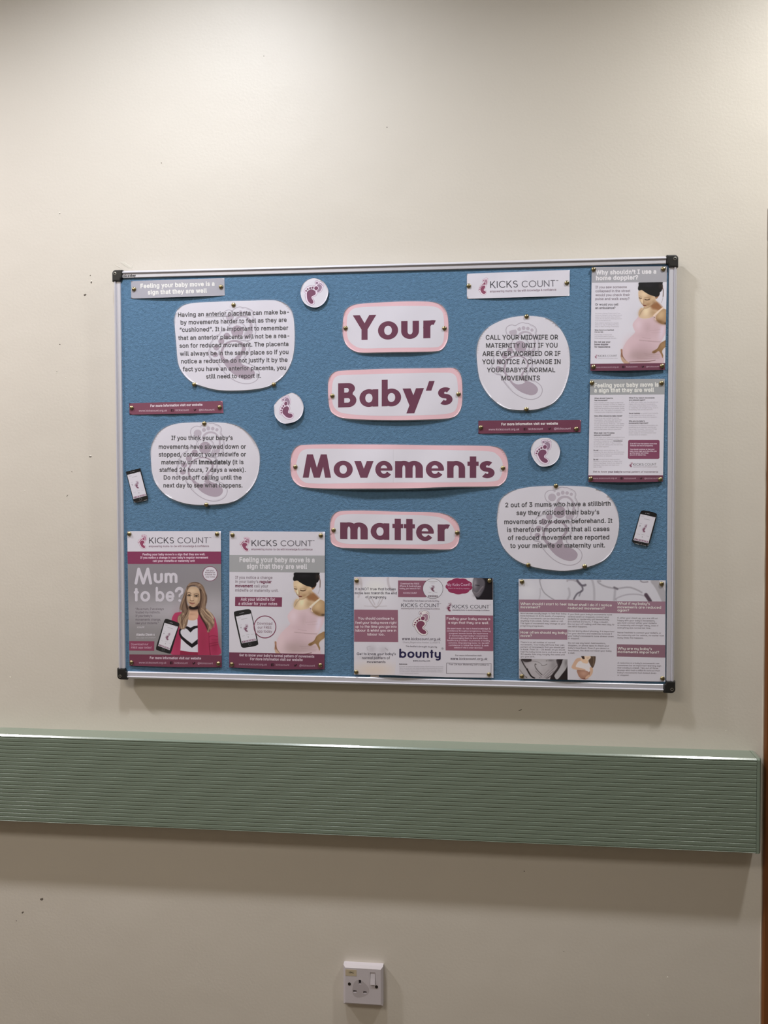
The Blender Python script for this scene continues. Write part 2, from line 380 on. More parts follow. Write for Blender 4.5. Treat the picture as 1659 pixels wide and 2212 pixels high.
# ------------------------------------------------------------------ lettering
GLYPHS = r"""00413?/;/.0s3V1S3V32/.2W/.1]1i1J2E113>1;3>0|2D0k1i/r/. 0*0D0*0q2C0q2C0D
00423-/^/./^3V183V1_3R1~3H2:372K2}2V2c2Y2F2W2/2P1w281[1s1L1s1H2+1D2>1;2O1-2]0u2g0]2j0?2f/}2[/c2I/M2//<1h/21</. 06/[1:/[1d/`1~/n220&270?250S2-0f1|0u1k1$1V1-1=1/061/ 061Z151Z1^1d1m1n1y1|2%212(2E2#2^1q2r1X3$173)063)
00433W1L/)0v//0J/B0%/a/f0//S0b/N1B/S1~/f2U0%3#0J3B0v3U1L3[2,3S2E3H2]382q3%3%2j322O3:222b222R2V292r1s3&1L3,1)3(0e2u0J2^062>0*1r0$1B0*0n060F0J0&0f/k1*/]1L/X1s/^29/n2R0.2b0R3:0R32053%/v2q/`2]/L2E/=2,/21k/+
00443Q1%/./z/./z/[0~/[1P/`1u/n260*2J0I2V0q2Z1C2V1q2J2;272Z1v2r1R3$1(3)/x3)/x3V1+3V1b3P253>2Z2|2v2T3+1}311C3+0d2v012Y/e24/F1_/4 063V06/./^/./^3V
00452j/^/./^3V2E3V2E3)063)061[271[271.061.06/[2G/[2G/.
00462c/^/./^3V2B3V2B3)063)061U201U201(061(06/.
00473`1M/)0v//0I/B0$/a/e0//S0b/N1B/S1~/e2U0$3#0I3B0u3U1J3[1j3Y2,3R2F3G2^372r3#3&2h332N3;222b222P2U282q1s3&1K3,1)3(0e2u0J2^062>0*1r0$1B0*0n060F0K0&0f/k1*/]1M/X1n/[2//g2F/x2X052d0R2g0t2v0r1X0r1X1C3>1C3>0r390C3(/v2j/U2H/=1{/.
00483]/^/./^3V063V061^2T1^2T3V3-3V3-/.2T/.2T10061006/.
00491g/F/./F/[01/[013)/F3)/F3V1N3V1N3)0e3)0e/[1N/[1N/.
004b350%0F0%1#0A1G0^1j0{2/2>3V3%3V101S1-1S /^/./^3V063V062&051+060m06/. 2E/.0i1F1-1n3&/.
004c2U/^/./^3V063V06/[2</[2</.
004d4Z/^/./^3V0K3V1T0h1]0Q1f041p/q1x/T1m/T1u/p1~032-0P250h3<3V4*3V4*/.3S/.3S1`3S1|3S2B3T2f3U3-3Y3-3M2c3A2=361x3,1`2-/.1[/.0Z1`0Q1w0F2<092b0,3-013-022h032D041}041`04/.
004e3c/^/./^3V0?3V2.0e2=0K2Q0(2f/Y2_/X2[0)2Z0P2Z0n2Z3V323V32/.2P/.0t1_0`2#0H2L0)3)023+042N061}061`06/.
004f3j1L/)0v//0J/B0%/a/f0//S0b/N1B/S1~/f2U0%3#0J3B0v3U1L3[1~3U2N3B2r3#332U3D1~3J1B3D0b330/2r/a2N/B1~// 1L/X1o/]23/k2M0%2b0E2o0n2s1B2o1r2b2?2M2_232u1o3(1L3,1*3(0f2u0K2_072>0*1r0$1B0*0n070E0K0%0f/k1*/]
00503#/^/./^3V133V1^3R2$3E2@312R2s2_2S2b212_1j2R1K2@112$0x1^0k130g0*0g0*1911191M1;1e1C1u1P2%1b2-1v2/212-2H2%2]1u2m1d2z1M3&113)063)06/.
00513j1;0Q1q0Q2B/r2N/b36.c2[.c20/C2#/R 1L/)0v//0J/B0%/a/f0//S0b/N1B/S1~/f2U0%3#0J3B0v3U1L3[1~3U2N3B2r3#332U3D1~3J1B3D0b330/2r/a2N/B1~// 1L/X1o/]23/k2M0%2b0E2o0n2s1B2o1r2b2?2M2_232u1o3(1L3,1*3(0f2u0K2_072>0*1r0$1B0*0n070E0K0%0f/k1*/]
00523&/^/./^3V143V1_3R2%3F2@332S2v2_2W2c252_1n2S1O2@172%1$1_0t140p/{0p/{1C121C1N1E1e1L1v1W2%1g2-1z2/252-2K2%2_1v2o1e2{1N3&113)063)06/. 26/.1/1.1i1.2q/.
00533$1*/&0[/+08/5/w/F/a/^/R/z/L0?0%0?0+0*05/t0D/g0W/]1*/U1D/W1[/^1o/i1~/w2-0.200B2-0S2$0b1d0v1:1)0e16081G/s1^/_1|/W2E/[2f/j3%0#3=0@3M0b3X1-3[1R3X1t3M243=2I3&2V2h2[2I2)2I1|2e1i2y1L3*1+3/0n3,0X3%0F2w092j012Y0.2G02250;2%0Y1m0|1b1J1V1p1I2:152V0p2_0Z2b0A2^/}2P/a2;/H1y/61T/+
00543&/G3)/G3V2i3V2i3)1D3)1D/.0l/.0l3)
00553^1E/(0t/,0M/:0./P/r/n/c05/^0]/^3V063V060a090E0C0-0R/t0h/d1&/Z1E/W1e/Z2#/d29/t2H0-2R0E2U0a2U3V3-3V3-0]3)052u/n2^/P2>/:1s/,
00563?0u/./;3V/q3V0l0w0~0@1=/F12/F1L0A1_0w2V3V323V1U/.
00575.0N/./;3V/p3V0T0o0_0F0h/y0p/M0j/M0r/y0{0F1*0o1l3V2K3V310o3;0F3D/y3M/M3F/M3N/y3W0F3b0o4F3V4{3V3h/.3,/.2A1y242T2(3;233;2&2V1u1y1//.
00583;/</.1$1Z1$14/E3V0%3V0a2[0u2<1*1~191a111a1@1}1P2<1f2[2F3V3$3V1E161E1]3,/.2L/.1a0:1M0V1>0o1/101:101+0o0w0V0d0:/w/.
0059390u/.0u0y/;3V/w3V0l2/1)1a1>1/1*1/1?1a1V2/2L3V3,3V1M0y1M/.
005a2z/O/./O/S1Q2O1l2t2,3<223+1Z3*1)3)/N3)/N3V2X3V2X310Y090=/n/|/H/v/Y0L/Z0}/[2Z/[2Z/.
004a2X0g/)06/0/j/H/P/n/H0F/H0]/|0]/|0F0$0%04/i0I/Z0g/U1&/Z1=/i1K0%1P0F1P3V2(3V2(0F1{/n1b/H1;/0
00612R0R/&07/*/y/2/d/?/S/Q/I/i/F0)/H0@/P0S/]0b/l0m070{0a1&121,1K131Q191S1B1S1D1L1d171x0o2#0I1x001h/~1Q/N1`/[1x/m200%2>0=2G0m2N162J1[2;1l2.1x1w2%1_2)1@2)/.1S/.1S/W1P/W1@/A0~// 0Z/R0t/T1-/]1=/i1I/x1P0.1S0@1S0j1F0d100_0r0[0_0X0>0Q0$0B/y06/w0%0#/h0:/W
00622o1./(0q/*0]/10@/G01/]0,/]0,/./W/./W3V0-3V0-1v011v0@200[2E0p2L1.2N1Q2J1q2;202$2C1a2O1:2S0i2O0<2C/q20/R1q/;1R/, 1&/S1A/V1V/c1g/t1s001{0K1}0j1{1-1s1G1h1_1V1p1A1{1&1~0i1{0S1p0B1`061I0/1.0-0j0/0J060.0B/s0S/b0i/V
00632W0x/(0Q/,00/;/p/R/Z/r/M0</I0h/M19/Z1`/p2#002;0Q2I0x2N1F2I1k282+1x2<1T1i1H1_1^1N1o181z0x1~0]1z0F1o051]0)1E/}1*/{0h/}0K0)0005/u0F/c0]/V0x/S19/W1O/c1`/u1j002=0$2,/Z1l/?1G/-
00642o0o/(0J/,0,/;/m/R/Y/q/M0</I0i/M1:/Y1a/m2$0,2;0K2J0o2N1-2L1A2E1]201l1v1o1v1o3V2D3V2D/.1q/.1q/]1l/]1]/G1@/11-/* 0v/S14/V1I/b1Y/s1f0.1n0J1p0j1n1.1g1I1Z1`1I1p141{0v1~0[1{0F1p051_0)1G/}1-/{0j/}0K0)0005/t0F/c0[/V
00652_0|/(0R/,00/;/o/R/Z/r/M0</I0h/M18/Y1_/o1~0.2;0O2I0v2N1K2F1b2;1v2,2,1s291X2A182D0m2D0Y/j0Y/j1(2*1(1n0t1l151e1M1X1b1H1r141{0v2#0]1{0G1q061b0*1N/}18/z0{/z0a/}0A0+0&09/n0K/_0b/U0|/R1A/W1Z/h1k0&2?/v26/a2&/M1p/=1X/11>/*
00661A1-2J1-1|/31|/32J /n/./n2t/q31/z3D0-3S0>3_0h3h1)3e193a1-360~390n3;0Z380M300F2}0C2j0C/.
00672o0x-m0X-o0=-u/p.1/V.R0#.i04.T0M.C0x.;1>.@1X.M1j.d1p/)1p/e1l/e1[/O1@/:1-/40n/20K/60-/C/n/X/Y/v/M0?/I0k/M1;/Y1b/n2$0,2;0K2J0o2N1-2L1A2E1^201m1v1q1v1q2J2E2J2E/&2A._23.A1z.,1_-x1?-o 0v/]14/a1I/j1Z/y1g031n0M1q0l1n1/1g1J1Z1`1J1q151{0v1~0[1{0F1p051_0)1H/}1./{0l/}0N0*0406/z0F/k0]/a
00682c0-1,0-/./W/./W3V0-3V0-1]0$1]052$0L2=0h2J1-2N1I2K1c2B1x222,1w261Z291729/.1d/.1d131_1R1Q1j1;1y0z1~0f1{0R1u0C1i071X001D
00690W/W/./W2J0-2J0-/. /q2}/d3$/X3+/Q36/N3B/Q3N/X3Y/d3`/q3c/~3`0.3Y053N073B05360.3+/~3$
006a0W/W2J0-2J0-.q0+.W0#.A/s.//b-}/K-u/1-s/%-s/%.D/0.D/A.G/N.O/U._/W.r /q2}/d3$/X3+/Q36/N3B/Q3N/X3Y/d3`/q3c/}3`0-3Y053N073B05360-3+/}3$
006b2K0*0?0*0{030{1Z2J2;2J0f0r0`0r /W/./W3V0-3V0-/. 1b/.0H0g0k1.2E/.
006c0j0B/,/~/1/i/>/]/S/W/q/W3V0-3V0-/}02/`0:/Y0G/W0R/W0Y/Y0c/00S/-
006d4K/W/./W2J0,2J0,1c0)1c011y0<200[2H1%2P1D2K1]2<1n2$1w1c1q1c1x1w2)2.2K2G2x2P362M3M2D3a263p1}3z1c3}1C3}/.3L/.3L1A3G1^3:1q3%1{2j2#2V1}2F1v201_2(1<2(/.1R/.1R1F1M1^1A1p1.1{0r2#0P1w0B1m071^001K0-150-/.
006e2c0-1,0-/./W/./W2J0,2J0,1]0$1]052$0L2=0h2J1-2N1I2K1c2B1w222,1w261Z291729/.1d/.1d131_1R1Q1j1;1y0z1~0f1{0R1u0C1i071X001D
006f2g0x/(0Q/,00/;/p/R/Z/r/M0</I0h/M19/Z1`/p2#002;0Q2I0x2N1C2I1f2;2%2#2;1`2G192L0h2G0<2;/r2%/R1f/;1C/, 0x/S18/V1N/c1`/u1l001t0K1v0h1t1*1l1E1`1]1N1o181z0x1~0]1z0F1o051]0)1E/}1*/{0h/}0K0)0005/u0F/c0]/V
00702o/W-s/W2J0,2J0,1v011v0@200[2E0p2L1.2N1Q2J1q2;202$2C1a2O1:2S0i2O0<2C/q20/R1q/;1R/,1./(0q/*0]/10@/G01/]0-/]0--s 1&/S1A/V1V/c1g/t1s001{0K1}0j1{1-1s1G1h1_1V1p1A1{1&1~0i1{0S1p0B1`061I0/1.0-0j0/0J060.0B/s0S/b0i/V
00712o2D-s1o-s1o/]1l/]1]/G1@/11-/*0o/(0J/,0,/;/m/R/Y/q/M0</I0i/M1:/Y1a/m2$0,2;0K2J0o2N1-2L1A2E1]201l1v1q1v1q2J2D2J 0v/S14/V1I/b1Y/s1f0.1n0J1p0j1n1.1g1I1Z1`1I1p141{0v1~0[1{0F1p051_0)1G/}1-/{0j/}0K0)0005/t0F/c0[/V
00721F/W/./W2J0,2J0,1w0/1w0:210L2A0c2K0}2O1.2N192N191x1/1z0x1{0d1y0Q1r0B1h071Y001H0-140-/.
00732?0d/(0F/*0,/1/q/</`/L/R/a/J/y/y0(0&/m06/^0J/U0d/R1$/U1:/`1H/o1M0$1J031B0?140H0|0N0I0Z0%0g/h0y/X15/S1Q/V1k/b2$/s260.2C0I2L0h2N1*2L1B2E1U2:1f2+1z1_1M1T1E1e191s1&1}0h2$0O1}0;1t0.1f0)1T0,1E05190[1)1.0z1R0m1l0[1{0D2#0(1|/j1q/S1_/A1F/31*/*
00741-0u2J0u1|/31|/32J /b38073807/|09/k0?/_0J/W0Z/U0g/V0t/X0}//0l/,0X/+06/0/w/?/g/W/b/x
00752c0d/*0G/-0./6/u/F/e/]/[/z/W0A/W2J0-2J0-0E020%0@/j0U/Z0r/U1,/X1>/`1M/k1Y/{1a041d0L1d2J292J29/.1e/.1e/w1m/w1[/S1D/;1)/.
00762R0T/./<2J/q2J0V0N0h/s0w/>0f/>0t/s1*0N1k2J2D2J1,/.
00774*0@/./@2J/s2J0=0}0M0?0_/N0V/N0g0>0w0}1@2J1t2J2<0}2L0?2]/N2T/N2f0>2v0}3?2J3s2J2s/.2B/.1v0[1j1+1_1V1S2*1_2*1T1W1H1+1=0[0q/.
00782J/>/.0[1%0Z0Z/E2J/~2J0H1k0b1A0x0w0_0w0t1A111k1W2J252J0y0Y0y0}29/.1]/.1//r0r0?0]0d0v0d0a0?0I/r/w/.
00792R/S-v/_.E/g.C0%.B0:.N0J.m0T/-/<2J/q2J0V0N0h/s0w/>0e/>0t/s1*0N1k2J2D2J0v.Z0`.40B-x/w-q/b-s
007a2K/O/./O/R1B1v1B1y/T1y/T2J2$2J2$2#07/^07/Z2*/Z2*/.
00303*1,/)0^//0:/A/y/`/e0-/X0a/T1B/X2#/e2V/z3$0;3C0^3U1,3[1U3U1y3C2:3$2N2V2Z2#2`1B2[0a2N0-2:/`1y/A1V// 1,/U1G/Z1_/i1q0$2#0E2,0n2.1B2,1r2#2?1q2`1_2w1G3+1,3/0l3+0T2w0B2`052?0-1r0*1B0-0n050E0B0$0T/i0l/Z
00313*/k/./k/Y2S/Y2S/. 1S3V1S/.0|/.0|3%0z3%/s29/s2q0q3V
00323*/a/./a/S121.1X1X1o1|1w2D1t2X1m2j1a2x1Q3&1*3/0o3-0[3%0L2u0A2f0:2R082=/c2=/g2_/s2}0+3:0D3L0d3X1+3[1M3X1l3L2)3;2<3#2H2d2L2E2D1u2(1E1L0b0L/_0L/[2R/[2R/.
00333*1$/)0]/,0</6/|/F/f/[/W/w/P0<0*0<0.0(07/s0E/g0V/^1%/U1R/_1e/i1r/x1{001~0F1{0[1s0o1f1$1R12181:0s1=0O1=0O1f1]3%1]3)/f3)/f3V2E3V2E300{1U0{1^1I1^1m1S2/1A2D1)2Q0g2U0F2Q0$2C/c2./J1n/81K/,
00343*/M0&/M0Q1<3V1o3V0)0V0)0T2f0T2f0& 1W/.1W031W0G1W1u2.1u2./.
00353*1(/)0a/,0B/70)/G/p/^/c/x/^0;040;080)0@/u0]/^1(/U1?/X1S/b1e/o1r0%1z0;1}0T1z0m1r1(1d1:1R1H1=1Q1$1T0X1M091;/d1A/z3V2@3V2@3)0J3)0=1h0?1h0a1z1.2%1I2#1b1w1x1k2/1Z2>1G2J102Q0q2S0T2O002B/j2./N1n/:1L/-
00363*1,/)0d/-0D/:0*/N/q/j/e0//a0S/d0r/n160@2,1@3V1x3V0K1G0F1G0V1]0o1l131r1U1n1s1c201O2C172N0s2R0O2N0,2A/h2-/M1o/91O/- 1,/T1B/W1U/`1f/m1r0#1z081|0O1z0h1r0}1f131U1@1B1H1,1K0q1H0^1@0M130@0}090i060Q09090@0#0M/m0^/`0q/W
00373*/{/.1y3%1y3)/`3)/`3V2S3V2S3&0V/.
00383*1,/)0a/,0?/7/~/H/i/`/[/{/W0>/Y0W/b0n/n1&/~18071C0L1J0L1L011X/x1m/k2-/f2K/j2i/v3(0.3=0G3N0e3X1,3[1M3X1l3N2)3=2<3(2H2i2L2K2H2-2;1m2%1X1g1L1g1J1|1C24182D1&2Q0n2Y0W2[0>2W/{2J/`25/H1t/71R/, 1,/U1E/W1Z/^1l/i1y/w2%0-2)0A2%0V1x0i1k0y1X1)1C111,130o110Y1)0G0y0:0i020V0/0A010-09/w0F/i0X/^0n/W 1,1_1R1g1a1q1l2#1t241v2G1t2Z1m2k1b2y1R3&1,300`3&0Q2y0F2k0?2Z0<2G0?240F2#0Q1q0a1g
00393*1,3[1O3W1o3J2.362A2v2N2U2R212O1n2E1N1s0X0s/.0;/.1h1=1m1=1]1(1D0t1$0n0^0r0@0}0(15/p1M/e1m/a25/e2X/r2x0*370D3K0d3W 1,300q3-0^3$0M2s0A2a092L0725091x0A1c0M1Q0^1D0q1<1,191B1<1U1D1f1Q1r1c1z1w1|231z2K1r2a1f2s1U3$1B3-
002e0i/z/+/l/-/a/5/X/A/U/N/X/]/a/i/l/q/z/s0-/q08/i0@/]0C/N0@/A08/50-/-
002c0i/L.*/d/g0@/g/q.*
00270w/l1u/f3V0?3V091u
00221w/l1u/f3V0?3V091u 0l1u0g3V1?3V191u
003f2:0<0K0<0Q0C1/0L1@0X1N0y1e1<2&1E291H2N1E2`1?2o1&3)0a310@3*0&2o/{2_/w2I/C2I/H2j/U3*/h3?0$3O0A3X0a3[1%3X1B3N1Y3>1k3)1v2j1z2L1v2.1l1p1Y1Y1B1G1%130r0v0m0Q0m0K 0U/+0G/-0;/504/A01/N04/]0;/h0G/p0U/s0d/p0o/h0w/]0z/N0w/A0o/50d/-
00210o/d0R/a3V0<3V080R /|/+/n/-/c/5/Z/A/W/N/Z/]/c/h/n/p/|/s0//p0:/h0B/]0E/N0B/A0:/50//-
00263%0p/)0J/,0+/7/l/H/X/`/M/z/I0=/K0U/S0j/r120B1U1#2(14251B2G1H2_1E2q1;3#1,3-0s300X3*0F2t0@2Z0F2>0Y1|0u1Y2y/.2>/.0[10031a/t2./m2C/j2Y/m2s/v3.0*3@0>3N0V3W0r3Z133W1K3N1_3A1n3/1w2v1y2_1s2<1`1z1C1a0M1$0*0^/~0M/{0;/~0)0*/t05/f0E/[0W/U0m/S1)/U1?/^1h/z1w032(0K200g221*2b1*2_0b2X0E2D/x2//`2%/S1k/@1O/312/+
002d3*2)1:2)0i0.0i0.1:
00281Q/u0w/~1y0;2|0`3o143o0k2r0S1q0K0w0R0.0i/;14.=0`.=0A.x0,/Y/y0;
00291Q/K.=/s/<0-0/040w0,1q/p2r/K3o/{3o0C2|0]1y0f0w0a0:0S/X0=.w/{.=
00405%27-y1Y-}1(..0X.C04.`/s/(/_/R/R0*/N0b/R1=/_1n/t2=052b0W2~1&381W3D223I2g3D39373a2}4%2a4?2@4Q1v4]1M4a0~4]0D4O/k4C/U43/D3y/:3]/63</;2|/J2r/U2m/e2k/e2b/S2Q/E2</;1|/81Z/<1?/J1*/`0v/{0l0@0i0d0m1,0x1J1.1e1D1x1`2*1~2.2;2+2O2#2h1k2k1k2k2&3:2&3:0+3=/v3C/i3N/`3^/]3p/a3}/k4+/{4108450~421F4*1g3v2+3b2F3G2]3(2n2]2y212}1`2y182o0r2]0U2D0>2&0.1^0#14/|0a0#010./c0?/>0U.|0s.e1;.S1e.H29.E2e.I3..R3G.Z3S.433.*2d-| 1~/b2:/e2M/l2Z/z2e012m0f2k1(2d1>2Y1M2K1X2#1`1k1]1X1T1K1G1@16180f1?071H/~1U/o1h/e
003a0i/z/+/l/-/a/5/X/A/U/N/X/]/a/i/l/q/z/s0-/q08/i0@/]0C/N0@/A08/50-/- /z1O/l1R/a1Y/X1f/U1t/X2%/a22/l2:/z2=0-2:08220@2%0C1t0@1f081Y0-1R
002f1>133j/g.L/9.L0a3j
002b3*0p/I0p2>1C2>1C/I /_0[/_1,2S1,2S0[
002a3*0s1)0w2#0.1P/u1s0g2?/u2g0.3/0w2[0s3V1?3V1<2[2)3/2=2g1K2?2=1s2)1P1<2#1?1)
20190`/W1u/o3V0K3V/|1u
201c1g/W1u0%3V0K3V031u 0^1u1-3V1R3V1:1u
201d1g/W1u/o3V0K3V/|1u 0^1u0v3V1R3V1(1u
21222o1^1{0y3V183V1e2G263V2P3V1l1{ 0t1{0t3V133V131{ 2;1{2;3V2V3V2V1{ /o1{/o3I0.3I0.1{ /C3?/C3V0Z3V0Z3?
00ae3210010l040M0=030L/w0`/d0w/T17/K1T/H1t/K28/T2V/d2q/w3-033A0M3O0l3X103[1O3X1n3O2-3A2E3-2X2q2g2V2p282s1t2p1T2g172X0w2E0`2-0L1n0=1O04 100W1O0[1m0h2*0z2<182H1T2L1t2H282<2U2*2n1m3%1O3210360l320O3%062n0#2U/s28/o1t/s1T0#18060z0O0h0l0[ 1Q1+1.1p1Q1p1u1+ 0S1+0S2b1A2b1U2]1h2M1p231h1s1T1c1?1]0g1]0g1u161u1D1|1L231J2>1D2D162I0t2I0t1+
00200i"""
_AL = [chr(c) for c in range(35, 127) if chr(c) not in '\\\'"']
_IX = {c: i for i, c in enumerate(_AL)}
def _dec(s): return _IX[s[0]] * 90 + _IX[s[1]] - 1000
FONT = {}
for line in GLYPHS.strip('\n').split('\n'):
    ch = chr(int(line[:4], 16)); adv = _dec(line[4:6]) / 400.0
    cs = []
    for c in line[6:].split(' '):
        if c:
            cs.append(np.array([(_dec(c[i:i + 2]), _dec(c[i + 2:i + 4])) for i in range(0, len(c), 4)], float) / 400.0)
    FONT[ch] = (adv, cs)

def area(p): return 0.5 * float(np.sum(p[:, 0] * np.roll(p[:, 1], -1) - np.roll(p[:, 0], -1) * p[:, 1]))
_gc = {}
def print_glyph(ch, w):
    """a grotesque letter, thickened by w cap heights: (vertices, triangles, advance)"""
    key = (ch, round(w, 3))
    if key in _gc: return _gc[key]
    adv, cs = FONT.get(ch, FONT['.'])
    V = np.zeros((0, 2)); T = np.zeros((0, 3), int); Lv = np.zeros(0)
    if cs:
        big = max(cs, key=lambda c: abs(area(c)))
        sg = 1.0 if area(big) > 0 else -1.0
        outs = [c for c in cs if area(c) * sg > 0]; ins = [c for c in cs if area(c) * sg <= 0]
        for o in outs:                                   # each outer contour with the counters inside it
            mine = [h for h in ins if o[:, 0].min() <= h[:, 0].min() and o[:, 0].max() >= h[:, 0].max() and o[:, 1].min() <= h[:, 1].min() and o[:, 1].max() >= h[:, 1].max()]
            P = np.concatenate([o] + mine); t = np.array(tessellate_polygon([[Vector((x, y, 0)) for x, y in c] for c in [o] + mine]), int).reshape(-1, 3)
            T = np.concatenate([T, t + len(V)]); V = np.concatenate([V, P])
        Lv = np.zeros(len(V))
        if w:                                            # heavier weights: a band along every contour
            for c in cs:
                d1 = np.roll(c, -1, 0) - c; d1 /= np.linalg.norm(d1, axis=1)[:, None] + 1e-9
                n = np.stack([-d1[:, 1], d1[:, 0]], 1) * w; e = d1 * w * 0.6
                c2 = np.roll(c, -1, 0)
                q = np.stack([c - e + n, c2 + e + n, c2 + e - n, c - e - n], 1).reshape(-1, 2)
                m = len(V) + 4 * np.arange(len(c))
                T = np.concatenate([T, np.stack([m, m + 1, m + 2], 1), np.stack([m, m + 2, m + 3], 1)])
                V = np.concatenate([V, q]); Lv = np.concatenate([Lv, np.repeat(0.9 * (1 + np.arange(len(c)) % 3 + 0.5 * (np.arange(len(c)) == 0)), 4)])
    V = np.column_stack([V, Lv])
    _gc[key] = (V, T, adv + w * 1.2)
    return _gc[key]

def clip_band(poly, lo, hi):
    for lim, s in ((lo, 1), (hi, -1)):
        if lim is None: continue
        out = []
        for i in range(len(poly)):
            a, b = poly[i - 1], poly[i]
            ina, inb = s * (a[1] - lim) >= 0, s * (b[1] - lim) >= 0
            if ina != inb:
                t = (lim - a[1]) / (b[1] - a[1]); out.append((a[0] + t * (b[0] - a[0]), lim))
            if inb: out.append(tuple(b))
        poly = out
        if not poly: return []
    return poly

